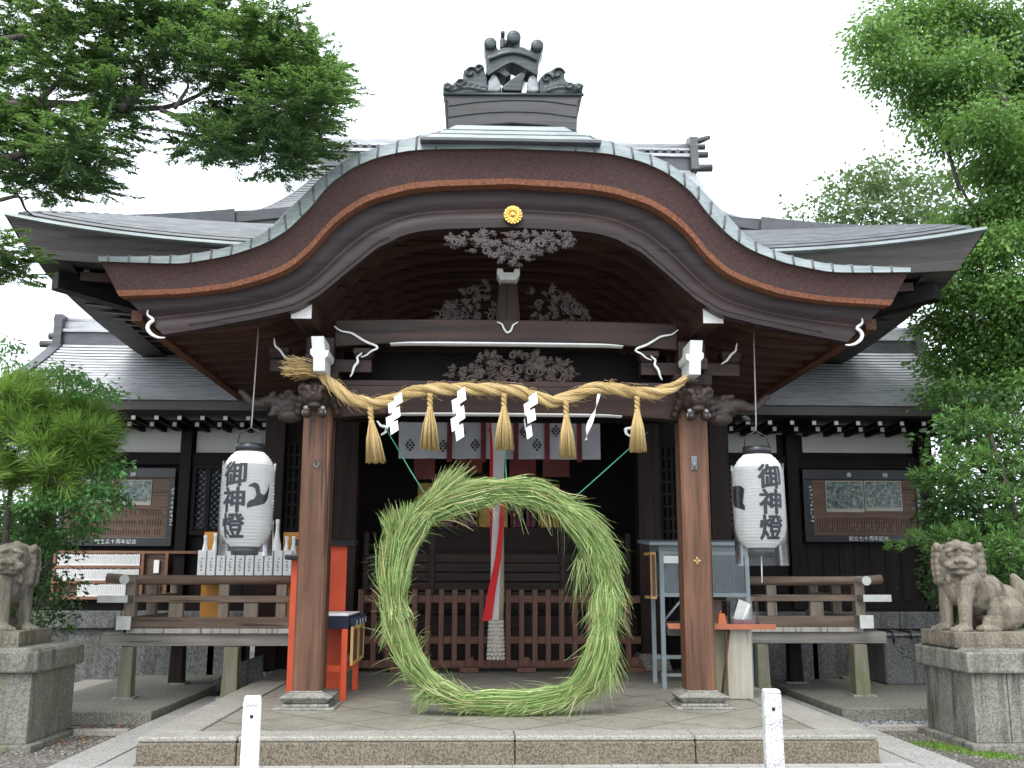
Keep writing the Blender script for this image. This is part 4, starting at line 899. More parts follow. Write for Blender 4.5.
# ------------------------------------------------------------------ verandas
def veranda(side, xo, xi, y0, y1, label, legs, moss):
    t = thing('veranda', ((xo+xi)/2, (y0+y1)/2, .13), label, 'veranda', 'verandas beside the porch')
    lo, hi = sorted((xo, xi)); out = side
    Y = lambda v: P(200 if side < 0 else 820, v, y0).z
    zt, zm, zb, zd, zu = (Y(580), Y(599), Y(622.5), Y(631), Y(640.5)) if side < 0 else (Y(581), Y(598), Y(621), Y(629.5), Y(638))
    # deck
    mb = MB(); x = lo
    while x < hi-.01: mb.box(x, min(x+.2, hi)-.004, y0+.0, y1, zd-.02, zd+.02); x += .2
    dk = obj('deck', mb, M['grey_y'], t, bevel=.004)
    mb = MB(); x = lo
    while x < hi-.01: mb.box(x+.002, min(x+.2, hi)-.004, y0-.012, y0-.001, zd-.024, zd+.026); x += .2
    obj('pale_plank_ends', mb, M['deck_edge'], dk)
    mb = MB(); xe = xo+out*.27; a_, b_ = sorted((xe, xi)); mb.box(a_, b_, y0+.04, y0+.16, zu-.06, zd-.026); obj('floor_beam', mb, M['grey_x'], t, bevel=.006)
    mb = MB(); mb.box(lo, hi, y1-.2, y1-.08, zu-.06, zd-.026); obj('floor_beam', mb, M['grey_x'], t, bevel=.006)
    x = xo-out*.05; mb = MB(); mb.box(x-.06, x+.06, y0+.165, y1-.21, zu-.055, zd-.03); obj('floor_beam', mb, M['grey_y'], t, bevel=.006)
    # rails: rounded top rail, flat middle rail, ground rail; front run and return run at the end
    ext = xo+out*.26
    mb = MB(); mb.tube([(ext, y0+.05, zt+.02), (xo, y0+.05, zt), (xi, y0+.05, zt)], .052, 10); obj('top_rail', mb, M['brown_x'], t)
    mb = MB(); mb.tube([(xo-out*.02, y0-.22, zt+.005), (xo-out*.02, y1, zt)], .05, 10); r_ = obj('top_rail', mb, M['grey_y'], t)
    mb = MB(); mb.tube([(xo-out*.02, y0-.235, zt+.005), (xo-out*.02, y0-.222, zt+.005)], .051, 12); obj('white_end', mb, M['white_old'], r_)
    a_, b_ = sorted((ext-out*.06, xi)); mb = MB(); mb.box(a_, b_, y0+.0, y0+.07, zm-.035, zm+.035); obj('middle_rail', mb, M['brown_x'], t, bevel=.006)
    mb = MB(); mb.box(xo-out*.02-.04, xo-out*.02+.04, y0-.2, y1, zm-.032, zm+.038); obj('middle_rail', mb, M['grey_y'], t, bevel=.006)
    mb = MB(); c = xo+out*.12; a_, b_ = sorted((xo-out*.06, c+out*.13)); mb.box(a_, b_, y0-.215, y0-.201, zm-.034, zm+.04); obj('white_end', mb, M['white_old'], r_)
    a_, b_ = sorted((xo+out*.14, xi)); mb = MB(); mb.box(a_, b_, y0+.0, y0+.11, zd+.027, zb+.055); obj('ground_rail', mb, M['brown_x'], t, bevel=.008)
    mb = MB(); mb.box(xo-out*.02-.07, xo-out*.02+.07, y0-.15, y1, zd+.025, zb+.065); obj('ground_rail', mb, M['grey_y'], t, bevel=.008)
    mb = MB(); mb.box(xo-out*.02-.075, xo-out*.02+.075, y0-.166, y0-.152, zd+.02, zb+.07); obj('white_end', mb, M['white_old'], r_)
    # rail posts
    xs_ = [xo-out*.02]+[xo-side*d for d in (1.0, 1.62)]
    for i, x in enumerate(xs_):
        if not (lo-.1 < x < hi): continue
        mb = MB(); mb.box(x-.055, x+.055, y0+.03 if i else y0-.02, y0+.1, zd+.1, zt-.02); obj('rail_post', mb, M['grey_z'], t, bevel=.006)
    for x in (xo-side*.5, xo-side*1.3):
        if lo < x < hi: mb = MB(); mb.box(x-.075, x+.075, y0+.02, y0+.09, zd+.1, zm-.035); obj('rail_post', mb, M['grey_z'], t, bevel=.006)
    for y in (y0+.75, y1-.1): mb = MB(); mb.box(xo-side*.02-.05, xo-side*.02+.05, y-.05, y+.05, zd+.1, zt-.02); obj('rail_post', mb, M['grey_z'], t, bevel=.006)
    for (u, y, wd, m_) in legs:
        x = P(u, 660, y).x; mb = MB(); tp, bt = wd*.42, wd*.52
        mb.frustum((x, y, .13), (wd*1.0, wd*1.0), (wd*.86, wd*.86), zu-.065-.13); l_ = obj('leg', mb, m_, t, bevel=.01)
        mb = MB(); mb.box(x-wd*.75, x+wd*.75, y-wd*.7, y+wd*.7, .12, .142); obj('stone_pad', mb, M['stone'], l_)
    return t
def mosswood(name, amt):
    m, n, b = newmat(name); f = noise(n, coords(n, (1, 1, .06)), 20, 8, .65)
    c = ramp(n, f, [(.3, (.12, .105, .08)), (.7, (.26, .23, .185))]); sz = N(n, 'ShaderNodeSeparateXYZ'); n.links.new(coords(n), sz.inputs[0])
    g_ = noise(n, coords(n, (1, 1, .4)), 5, 5); c = mix(n, ramp(n, g_, [(.35, (amt,)*3), (.7, (0, 0, 0))]), c, (.10, .125, .045)); n.links.new(c, b.inputs['Base Color']); b.inputs['Roughness'].default_value = .85; bump(n, b, f, .4, .006); return m
M['mossleg'] = mosswood('mossy grey post', .55); M['mossleg2'] = mosswood('green mossy post', .95)
veranda(-1, -4.0, -2.12, 11.0, 12.7, 'grey wooden veranda with low railing left of the porch, loaded with white bottle boxes', ((128, 11.0, .15, M['mossleg']), (232, 11.0, .17, M['mossleg']), (178, 12.45, .17, M['wood_z']), (238, 12.5, .16, M['black_wood'])), .5)
veranda(1, 4.02, 2.12, 11.15, 12.8, 'grey wooden veranda with low railing and a green mossy leg, right of the glass cabinet', ((859, 11.15, .17, M['mossleg2']), (762, 11.15, .14, M['mossleg']), (794, 12.5, .17, M['black_wood'])), .9)
mb = MB(); mb.prism([Vector((2.75, 11.7, .15)), Vector((3.15, 11.7, .15)), Vector((2.75, 11.7, .62))], (0, .06, 0)); tag(obj('stone_slope', mb, M['concrete'], None, bevel=.01), 'low sloping concrete side wall under the right veranda', 'stair wall', 'sloping step walls under the verandas')
mb = MB(); pts = [P(u, v, 12.3) for u, v in ((206, 692), (262, 692), (262, 655), (240, 662), (222, 674))]; mb.prism(pts, (0, .08, 0)); tag(obj('stone_slope', mb, M['concrete'], None, bevel=.01), 'pale curved concrete side wall under the left veranda', 'stair wall', 'sloping step walls under the verandas')
mb = MB(); mb.box(-3.05, 3.05, 13.62, 13.8, .1, 1.0); obj('stone_base', mb, M['concrete'], hall)

# ------------------------------------------------------------------ bottles and offering boxes on the left veranda
yS = 11.75
def zS(v): return P(245, v, yS).z
tt = thing('offering_shelf', (-2.9, yS, .9), 'plain shelf with two ochre end boards holding the white bottle boxes', 'shelf')
zsh = zS(579.5)
mb = MB(); a0, a1 = P(196, 578, yS).x, P(298, 578, yS).x; mb.box(a0, a1, yS-.12, yS+.36, zsh-.03, zsh); obj('shelf_top', mb, M['brown_x'], tt)
for u0, u1 in ((201, 221), (281, 298)):
    mb = MB(); x0, x1 = P(u0, 600, yS+.4).x, P(u1, 600, yS+.4).x; mb.box(x0, x1, yS+.37, yS+.40, .91, P(210, 532, yS+.4).z); obj('ochre_board', mb, M['orange'], tt, bevel=.004)
bx = thing('bottle_box', (0, 0, 0), 'leftmost white bottle box', 'box', 'white bottle boxes on the veranda shelf')
mb = MB(); mb.box(-.046, .046, -.05, .05, 0, .33); obj('carton', mb, M['paper'], bx, bevel=.004)
mb = MB(); mb.join(scribble((0, -.052, .17), .035, .16, 5)); obj('mark', mb, M['ink'], bx)
bt = thing('wrapped_bottle', (0, 0, 0), 'white wrapped bottle standing behind the boxes', 'bottle', 'wrapped bottles behind the boxes')
mb = MB(); mb.lathe((0, 0, 0), [(.0, 0), (.055, .0), (.056, .24), (.05, .30), (.03, .38), (.02, .44), (.019, .50), (.024, .505), (.022, .54), (0, .545)], 14); obj('wrapper', mb, M['paper'], bt)
bxs = [202, 211.5, 221, 230.5, 240, 249.5, 259, 268.5, 278, 287.5]
for i, u in enumerate(bxs):
    o = bx if i == 0 else copy_tree(bx); h = [1, 1, 1, .97, .97, .95, .95, 1, 1, 1][i]
    o.location = (P(u, 577, yS).x, yS, zsh); o.rotation_euler.z = random.uniform(-.05, .05); o.scale = (1, 1, h)
bxl = ['leftmost white bottle box of the front row on the veranda shelf', 'second white bottle box from the left on the veranda shelf, under a bottle neck', 'third white bottle box from the left on the veranda shelf, beside the ochre board', 'fourth white bottle box from the left, below the left edge of the lantern', 'fifth white bottle box from the left, just left of the lantern base', 'sixth white bottle box from the left, under the lantern base', 'seventh white bottle box from the left, just right of the lantern base', 'third white bottle box from the right end of the shelf row', 'second white bottle box from the right end of the shelf row', 'rightmost white bottle box in the row, beside the red stand']
bs_ = [o for o in COL.objects if o.name.startswith('bottle_box') and o.type == 'EMPTY']
for o, l in zip(bs_, bxl): o['label'] = l
bts = [(206, 535, 1), (216, 533, 1), (265, 545, 1.0), (272, 520, 1.25), (278, 519, 1.25), (287, 536, 1), (294, 536, 1)]
btl = ['white wrapped bottle at the far left behind the boxes', 'white wrapped bottle in front of the left ochre board', 'shorter white wrapped bottle right of the lantern base', 'tall white wrapped bottle rising above the others, left of the pair', 'tall white wrapped bottle rising above the others, right of the pair', 'white wrapped bottle left of the right ochre board', 'white wrapped bottle at the far right beside the red stand']
for i, (u, v, s_) in enumerate(bts):
    o = bt if i == 0 else copy_tree(bt); top = P(u, v, yS+.18); o.location = (top.x, yS+.18, zsh); k = (top.z-zsh)/.545; o.scale = (max(1, k*.8), max(1, k*.8), k); o['label'] = btl[i]

# ------------------------------------------------------------------ barrier, curtain, bell rope
yF = 12.65
fb = thing('lattice_barrier', (0, yF, .24), 'low reddish lattice barrier closing the hall entrance behind the ring', 'barrier')
zf = [P(505, v, yF).z for v in (599, 640, 664)]
mb = MB()
for z in zf: mb.box(-1.72, 1.78, yF-.03, yF+.03, z-.045, z+.045)
obj('rail', mb, M['fence'], fb, bevel=.006)
mb = MB(); k = 0; x = -1.70
while x < 1.78:
    if not (-.02 < x < .06): mb.box(x-.032, x+.032, yF-.052, yF-.031, zf[2]-.02, 1.235)
    x += .166
obj('slats', mb, M['fence'], fb, bevel=.004)
for x in (-1.2, -.35, .35, 1.1, 1.7): mb = MB(); mb.box(x-.12, x+.12, yF-.12, yF+.12, .24, .30); mb.box(x-.05, x+.05, yF-.06, yF+.06, .30, .42); obj('foot', mb, M['fence'], fb, bevel=.01)
yN = 12.6
cu = thing('curtain', (0, yN, 3.4), 'grey white shrine curtain with black crests and red straps under the beam', 'curtain')
mb = MB(); xs_ = np.linspace(P(399, 430, yN).x, P(600, 430, yN).x, 60)
z1, z0 = P(500, 412, yN).z, P(500, 459, yN).z
fo = lambda x: .02*math.sin(x*9)+.008*math.sin(x*23)
mb.loft([[(x, yN+fo(x)*t, lerp(z1, z0, t)) for x in xs_] for t in (0, .5, 1)]); mb.loft([[(x, yN+fo(x)*t+.006, lerp(z1, z0, t)) for x in xs_] for t in (0, .5, 1)])
obj('cloth', mb, plain('grey white curtain cloth', (.46, .47, .49), .9, 0, .05), cu)
for u, v0, v1 in ((421, 415, 418), (450, 415, 462), (483.5, 414, 462), (516, 414, 462), (547, 414, 462), (579, 414, 462)):
    a_, b_ = P(u, v0, yN-.03), P(u, v1, yN-.03); mb = MB(); mb.box(a_.x-.033, a_.x+.033, yN-.034, yN-.029, b_.z, a_.z); obj('red_strap', mb, plain('dark red strap', (.15, .02, .025), .8, 0, .4, 14), cu)
for u, v in ((410, 445), (443, 446), (461, 433), (475, 445), (493, 430), (524, 432), (537, 445), (556, 431)):
    c = P(u, v, yN-.028); mb = MB()
    for dx, dz in ((0, 5), (-2.2, 2.5), (2.2, 2.5), (-3.6, 0), (0, 0), (3.6, 0), (-2.2, -2.5), (2.2, -2.5), (0, -5)): mb.ell(c+Vector((dx*.0125, 0, dz*.0125)), (.017, .004, .017), None, 0, 1)
    obj('black_crest', mb, M['ink'], cu)
br = thing('bell_rope', (0, 12.2, 3.3), 'bell pull of red and white cloth strips with knitted end, seen through the ring', 'bell rope')
def ribbon(px, Y, wpx, n=24, tw=None):
    pts = resample([P(u, v, Y) for u, v in px], n, 1); k = Y/FPX; mb = MB(); rows = [[], []]; L = []; Rr = []
    for i, p in enumerate(pts):
        ww = wpx[0]+(wpx[1]-wpx[0])*i/(n-1); an = (tw or 0)*i/(n-1); d = Vector((math.cos(an), math.sin(an), 0))*ww*k/2; L.append(p-d); Rr.append(p+d)
    mb.loft([L, Rr]); mb.loft([[p+Vector((0, .006, 0)) for p in L], [p+Vector((0, .006, 0)) for p in Rr]]); return mb
obj('white_strip', ribbon(((496, 412), (499, 450), (498, 520), (496, 560), (494, 620)), 12.2, (12, 9)), M['cloth'], br)
obj('red_strip', ribbon(((491, 412), (492, 450), (491, 505), (492, 540), (493, 580)), 12.22, (4, 3)), M['red'], br)
obj('red_strip', ribbon(((502, 500), (501, 530), (498, 560), (492, 590), (487, 621)), 12.17, (3, 9)), M['red'], br)
mb = MB(); c0, c1 = P(501, 590, 12.25), P(500, 625, 12.25); mb.tube([P(500, 420, 12.25), c0, c1], .04, 8); obj('rope', mb, plain('rope jute', (.35, .29, .2), .9, 0, .2, 30), br)
mb = MB(); a_, b_ = P(496, 622, 12.2), P(496, 658, 12.2)
for k in range(10): 
    z = lerp(a_.z, b_.z, k/9); 
    for j in range(12): an = j*.5236+(k % 2)*.26; mb.ell((a_.x+math.cos(an)*(.075+.002*k), 12.2+math.sin(an)*.075, z), (.024, .024, .028), None, 0, 1)
mb.tube([a_, b_], .08, 10); obj('knitted_end', mb, plain('knitted white cord', (.55, .52, .46), .9, 0, .15, 30), br)

# ------------------------------------------------------------------ sacred straw rope with tassels and paper streamers
sr = thing('sacred_rope', (0, 9.05, 3.1), 'thick twisted straw rope with tassels and white paper zigzags strung between the front pillars', 'straw rope')
path = resample([P(u, v, 9.02) for u, v in ((318, 371), (328, 381), (340, 392), (355, 401), (372, 404), (390, 401), (407, 394), (425, 389.5), (450, 389), (480, 389), (505, 390), (522, 392), (538, 398), (552, 402), (568, 398), (585, 391), (600, 387), (620, 390), (640, 393.5), (658, 393), (672, 388), (684, 380), (694, 371))], 240, 3)
M['ropestraw'] = M['straw']
mb = MB(); tot = len(path)
for s_ in range(3):
    for y_ in range(9):      # each strand is a bundle of yarns
        pts = []
        for i, p in enumerate(path):
            t_ = (path[min(i+1, tot-1)]-path[max(i-1, 0)]).normalized(); n1 = Vector((0, 0, 1)); n1 = (n1-t_*n1.dot(t_)).normalized(); n2 = t_.cross(n1)
            k = min(1, i/14+.35, (tot-1-i)/30+.25); an = i*.135+s_*2.0944; a2 = i*.05+y_*.698
            c = p+(n1*math.cos(an)+n2*math.sin(an))*.030*k; r2 = .0235*k
            pts.append(c+(n1*math.cos(an+a2)+n2*math.sin(an+a2))*r2)
        mb.tube(pts[::1], .0103, 5)
obj('twisted_rope', mb, M['straw'], sr)
mb = MB()
for _ in range(420):       # stray straws
    i = random.randrange(4, tot-4); p = path[i]; t_ = (path[i+1]-path[i-1]).normalized(); an = random.uniform(0, 6.28); d = Vector((t_.x*random.uniform(-.5, 1), math.cos(an), math.sin(an))).normalized(); q = p+d*.05; L = random.uniform(.02, .09)
    mb.tube([q, q+d*L*.5+t_*L*.3, q+d*L*.6+t_*L*.9+Vector((0, 0, -.01))], .0018, 3)
for _ in range(260):       # frayed left end
    p = path[0]; d = Vector((-1, random.uniform(-.25, .25), random.uniform(-.12, .42))).normalized(); L = random.uniform(.18, .36); q = p+Vector((random.uniform(-.02, .06), random.gauss(0, .025), random.gauss(0, .03)))
    mb.tube([q, q+d*L*.5, q+d*L+Vector((0, 0, -.03*random.random()))], .003, 3)
tag(obj('loose_straw', mb, M['straw'], sr), kind='stuff')
def tassel(u, v0, v1, tilt=0):
    Y = 8.94; a_, b_ = P(u, v0, Y), P(u+tilt, v1, Y); kn = a_.lerp(b_, .27); mb = MB()
    for j in range(2): mb.tube([a_.lerp(kn, i/11)+Vector((math.cos(i*.9+j*3.14)*.014, math.sin(i*.9+j*3.14)*.014, 0)) for i in range(12)], .016, 6)
    mb.ell(kn, (.028, .028, .035)); wv = (a_-b_).length*random.uniform(.155, .195)
    for _ in range(170):
        an = random.uniform(0, 6.28); rr = math.sqrt(random.random()); e = b_+Vector((math.cos(an)*wv*rr, math.sin(an)*wv*rr*.7, random.uniform(-.015, .025))); s0 = kn+Vector((math.cos(an)*.022*rr, math.sin(an)*.022*rr, 0)); m_ = s0.lerp(e, .45)+Vector((math.cos(an)*.012, math.sin(an)*.012, 0))
        mb.tube([s0, m_, e], .0042, 3)
    return mb
for u, v0, v1, tl in ((370, 408, 462, 6), (430, 394, 449, 0), (504, 394, 449, 0), (566, 402, 457, 1), (637, 397, 451, 1)): obj('straw_tassel', tassel(u, v0, v1, tl), M['straw'], sr)
def shide(u, v0, v1, lean, Y=8.92, twist=0):
    mb = MB(); n = 5; k = Y/FPX
    for i in range(n):
        c = P(u+lean*(i/(n-1)-.3)+(3.0 if i % 2 == 0 else -2.0), lerp(v0, v1, (i+.5)/n), Y); hh = (v1-v0)/n*k*.72; ww = 4.3*k; an = R(28 if i % 2 else -22)+twist*i
        X_ = Vector((math.cos(an), math.sin(an), .55)); Z_ = Vector((-.12, 0, 1)); o_ = .012*(i % 2)
        vs_ = [c+X_*a*ww+Z_*b*hh+Vector((0, o_, 0)) for a, b in ((-1, -1), (1, -1), (1, 1), (-1, 1))]; mb.prism(vs_, (0, .002, 0))
    return mb
for u, v0, v1, ln_, tw in ((394, 396, 431, -4, 0), (458, 391, 437, -2, 0), (529, 396, 436, -4, .3)): obj('paper_streamer', shide(u, v0, v1, ln_, 8.92, tw), M['paper'], sr)
mb = ribbon(((599, 394), (596, 408), (592, 418), (588, 428), (586, 440)), 8.92, (3, 7), 16, 5); obj('paper_streamer', mb, M['paper'], sr)

# ------------------------------------------------------------------ grass ring
gr = thing('grass_ring', (0, 8.75, .24), 'large ring of bundled green reed grass standing on the platform between the pillars', 'grass ring')
RYp = 8.75
ring_px = [(500, 702), (462, 701), (432, 685), (413, 662), (401, 632), (394, 600), (396, 570), (404, 543), (425, 514), (450, 502), (475, 496), (503, 491.5), (535, 493), (562, 508), (583, 527), (597, 550), (605, 583), (605, 605), (604, 630), (600, 655), (588, 680), (562, 697), (530, 703), (500, 702)]
rpts = [P(u, v, RYp) for u, v in ring_px]
def closed_sample(n):
    return resample(rpts, n, 2)
RP = closed_sample(481)[:-1]; NR = len(RP)
RL = sum((RP[(i+1) % NR]-RP[i]).length for i in range(NR)); DS = RL/NR
def nearest(u, v):
    q = P(u, v, RYp); return min(range(NR), key=lambda i: (RP[i]-q).length)
binds = [nearest(*b) for b in ((470, 702), (428, 683), (393, 600), (425, 513), (503, 491), (562, 508), (605, 583), (605, 628), (575, 692))]
core = MB(); pts = RP+[RP[0]]; core.tube(pts, .058, 10, caps=False); obj('inner_core', core, M['grass_ring'], gr)
random.seed(11)
blades = MB(); WID = .0042
def frame(i):
    t_ = (RP[(i+1) % NR]-RP[(i-1) % NR]).normalized(); b_ = Vector((0, 1, 0)); n_ = t_.cross(b_).normalized(); return t_, n_, b_
def blade(pts, w0):
    n = len(pts); rows = [[], []]
    sd = Vector((random.uniform(-1, 1), random.uniform(-1, 1), random.uniform(-1, 1))).normalized()
    for i, p in enumerate(pts):
        ww = w0*(1-.75*(i/(n-1))**2); rows[0].append(p-sd*ww); rows[1].append(p+sd*ww)
    blades.loft(rows, sm=False)
outward_c = P(503, 597, RYp)
for bi, b0 in enumerate(binds):
    b1_ = binds[(bi+1) % len(binds)]; seg = (b1_-b0) % NR
    # big flaring sheaves as in the photo
    flare = {0: .03, 1: .05, 2: .115, 3: .05, 4: .035, 5: .13, 6: .05, 7: .075, 8: .03}[bi]
    over = {0: 20, 1: 22, 2: 14, 3: 10, 4: 10, 5: 8, 6: 10, 7: 14, 8: 10}[bi]
    for _ in range(int(430+seg*7.5)):
        st_ = b0-random.randint(0, 16); L = int(seg*random.uniform(.55, 1.0)+random.uniform(0, over)) if random.random() < .6 else int(seg*random.uniform(.2, .8)); L = max(14, L)
        if random.random() < .35: st_ = b0+random.randint(0, max(1, int(seg*.5)))
        an = random.uniform(0, 6.283); rr = (.116 if RP[b0 % NR].z > .75 else .088)*math.sqrt(random.uniform(.35, 1)); wob = random.gauss(0, .013); fl = flare*random.random()**1.6; pts = []
        ox = random.gauss(0, .006)
        nst = 6
        for k in range(nst):
            i = (st_+int(L*k/(nst-1))) % NR; t_, n_, b_ = frame(i); f_ = k/(nst-1)
            # radius: pinched at bindings, swelling between
            dist = min(min((i-b) % NR, (b-i) % NR) for b in binds)*DS
            pin = .70+.42*min(1, dist/.14)
            r_ = rr*pin; out_ = (RP[i]-outward_c).normalized()
            p = RP[i]+n_*math.cos(an)*r_+b_*math.sin(an)*r_+out_*fl*f_**2*1.2+Vector((wob, wob*.5, ox))*f_*1.5
            pts.append(p)
        if random.random() < .3: pts[-1] += Vector((random.gauss(0, .04), random.gauss(0, .03), -random.uniform(0, .05))); 
        blade(pts, random.uniform(.003, .0075))
# plume at the upper left, sheaf tips on the left shoulder, loose tips on the right shoulder and foot
def spray(b, d, n, L0, L1, spread, w_=.004, droop=0.):
    c = P(b[0], b[1], RYp); dv = (P(d[0], d[1], RYp)-c).normalized()
    for _ in range(n):
        dd = (dv+Vector((random.gauss(0, spread), random.gauss(0, spread), random.gauss(0, spread)))).normalized(); L = random.uniform(L0, L1)
        s0 = c+Vector((random.gauss(0, .03), random.gauss(0, .03), random.gauss(0, .03))); pts = []
        cur = Vector((random.gauss(0, .05), random.gauss(0, .05), -random.uniform(0, droop)))
        for k in range(6): f_ = k/5; pts.append(s0+dd*L*f_+cur*L*f_*f_*2)
        blade(pts, random.uniform(w_*.6, w_*1.3))
spray((424, 512), (466, 462), 620, .25, .55, .13, .005, .12)
spray((430, 515), (475, 480), 220, .2, .5, .14, .005, .3)
spray((398, 545), (388, 505), 420, .15, .34, .16, .0045, .05)
spray((404, 530), (408, 490), 260, .1, .26, .2, .004, .05)
spray((400, 560), (375, 535), 110, .12, .3, .25, .003, .3)
spray((585, 530), (622, 560), 300, .15, .34, .16, .004, .35)
spray((598, 545), (624, 590), 240, .1, .26, .2, .004, .3)
spray((603, 640), (610, 700), 420, .15, .42, .17, .0045, .1)
spray((580, 560), (575, 600), 60, .1, .35, .25, .002, .4)
spray((540, 495), (505, 497), 40, .05, .16, .4, .002, .6)
spray((395, 615), (380, 660), 160, .1, .24, .25, .0035, .2)
spray((430, 690), (410, 705), 120, .08, .2, .3, .0035, .2)
spray((406, 650), (425, 700), 150, .1, .25, .25, .0035, .2)
for _ in range(1500):
    i = random.randrange(NR); t_, n_, b_ = frame(i); an = random.uniform(0, 6.28); d = (n_*math.cos(an)+b_*math.sin(an)); p = RP[i]+d*.095; L = random.uniform(.06, .22); c = Vector((random.gauss(0, .3), random.gauss(0, .3), -random.uniform(0, .8)))
    blade([p+(d*.6+t_*.7)*L*f_+c*L*f_*f_ for f_ in (0, .25, .5, .75, 1)], random.uniform(.0015, .0035))
blades.v = [(p[0], p[1], max(p[2], .244)) for p in blades.v]
clip_ = MB()
for _ in range(260):
    x, y = random.gauss(0, .65), 8.75+random.gauss(-.05, .28); an = random.uniform(0, 3.14); L = random.uniform(.03, .12); d_ = Vector((math.cos(an), math.sin(an), 0)); sd_ = Vector((-d_.y, d_.x, 0))*.002
    c_ = Vector((x, y, .2445)); clip_.add([c_-sd_, c_+sd_, c_+d_*L+sd_+Vector((0, 0, .002)), c_+d_*L-sd_+Vector((0, 0, .002))], [(0, 1, 2, 3)])
tag(obj('grass_clippings', clip_, M['grass_ring']), kind='stuff')
obj('grass_bundle', blades, M['grass_ring'], gr)
for b in binds:
    mb = MB(); t_, n_, b_ = frame(b)
    for k in range(3): c = RP[b]+t_*(k-1)*.012; mb.tube([c+(n_*math.cos(a_)+b_*math.sin(a_))*.062 for a_ in np.linspace(0, 6.283, 17)], .005, 5, caps=False)
    obj('grass_tie', mb, M['grass_ring'], gr)
for px, lab in ((((425, 494), (410, 470), (388, 432), (384, 424)), 'thin green cord from the ring up to the left end of the tie beam'), (((573, 499), (600, 475), (640, 439), (648, 432)), 'thin green cord from the ring up to the right end of the tie beam'), (((507, 490), (506, 470), (505, 452), (505, 430)), 'thin green cord rising straight up from the top of the ring')):
    mb = MB(); mb.tube([P(u, v, 8.8+.6*i/3) for i, (u, v) in enumerate(px)], .0055, 6); tag(obj('support_cord', mb, M['cord']), lab, 'cord', 'cords holding up the grass ring')

# ------------------------------------------------------------------ paper lanterns
def lantern(u, v, Yl, label, kanji_an, bird_an, wire_px, sleeve, flip):
    c = P(u, v, Yl); rx = .226; h = .85; t = thing('paper_lantern', (c.x, Yl, c.z), label, 'lantern', 'white paper lanterns hung beside the pillars')
    prof_ = []; NP = 120
    def rad(z):
        q = abs(z)/(h/2); return rx*(1-max(0, (q-.40)/.60)**3.2*.50)*(.985+.015*math.cos(q*3))
    for i in range(NP+1):
        z = -h/2+h*i/NP; prof_.append((rad(z)+(.0035 if i % 4 in (1, 2, 3) else -.003)+(.0015 if i % 4 == 2 else 0), z))
    mb = MB(); mb.lathe(c, prof_, 40, caps=False); body = obj('paper_shade', mb, M['lantern'], t)
    mb = MB(); mb.lathe(c+Vector((0, 0, h/2-.01)), [(.118, 0), (.128, .0), (.128, .075), (.112, .075), (.112, .0)], 30, caps=False); mb.tube([c+Vector((-.115, 0, h/2+.05)), c+Vector((-.10, 0, h/2+.16)), c+Vector((0, 0, h/2+.215)), c+Vector((.10, 0, h/2+.16)), c+Vector((.115, 0, h/2+.05))], .006, 6); obj('top_band', mb, M['black'], t)
    mb = MB(); mb.lathe(c+Vector((0, 0, -h/2-.065)), [(.11, 0), (.118, .0), (.118, .075), (.106, .075), (.106, 0)], 30, caps=False); obj('bottom_band', mb, M['black'], t)
    # writing wrapped on the paper
    def wrap(mb_, an0, z0, ex=.006):
        res = []
        for p in mb_.v:
            an = an0+p[0]/rx; z = z0+p[1]; r = rad(z)+ex; res.append((c.x+math.sin(an)*r, c.y-math.cos(an)*r, c.z+z))
        mb_.v = res; return mb_
    for i, ch in enumerate('御神燈'):
        g_ = MB(); base_ = text_mb(ch, .232)
        for q in range(9):
            d_ = .0062 if q else 0; w2 = MB(); w2.add([(p[0]*1.0+d_*1.25*math.cos(q*.785), p[1]+d_*.8*math.sin(q*.785), 0) for p in base_.v], base_.f); g_.join(wrap(w2, kanji_an, .205-i*.225, .005+.0004*q))
        obj('brush_character', g_, M['ink'], body)
    # black bird emblem
    B_ = [(-.115, .06), (-.085, .085), (-.05, .10), (-.015, .085), (.0, .05), (.01, .0), (.05, -.02), (.09, .03), (.11, .10), (.115, .03), (.10, -.05), (.06, -.10), (.0, -.12), (-.05, -.13), (-.11, -.15), (-.115, -.11), (-.09, -.075), (-.05, -.06), (-.03, -.02), (-.045, .04), (-.07, .055)]
    bm = bmesh.new(); vv = [bm.verts.new((x*(-1 if flip else 1)*.9, z*.9, 0)) for x, z in B_]; bm.faces.new(vv); bmesh.ops.triangulate(bm, faces=bm.faces)
    for _ in range(2): bmesh.ops.subdivide_edges(bm, edges=bm.edges[:], cuts=1); bmesh.ops.triangulate(bm, faces=bm.faces)
    bm.verts.index_update(); g_ = MB(); g_.add([w_.co.copy() for w_ in bm.verts], [tuple(w_.index for w_ in f.verts) for f in bm.faces]); bm.free()
    obj('bird_emblem', wrap(g_, bird_an, .04), M['ink'], body)
    pts = [P(a_, b_, y_) for a_, b_, y_ in wire_px]; pts.insert(0, c+Vector((0, 0, h/2+.21))); mb = MB(); mb.tube(pts, .007, 6); obj('hanging_wire', mb, M['wire'], t)
    mb = MB(); zz0, zz1 = -h/2-(.15 if sleeve else .07), .33; rows = []
    for z in np.linspace(zz0, zz1, 12): rows.append([c+Vector((math.sin(a_)*(rx*1.04+.006*math.sin(a_*3+z*4)), -math.cos(a_)*(rx*1.04+.006*math.cos(a_*2+z*4)), z)) for a_ in np.linspace(0, 6.283, 37)])
    mb.loft(rows); obj('plastic_sleeve', mb, M['plastic'], t)
    mb = MB(); mb.tube([c+Vector((.0, 0, -h/2-.06)), c+Vector((-.005, 0, -h/2-.30))], .006, 5)
    if sleeve: obj('pull_string', mb, M['white'], t)
    return t
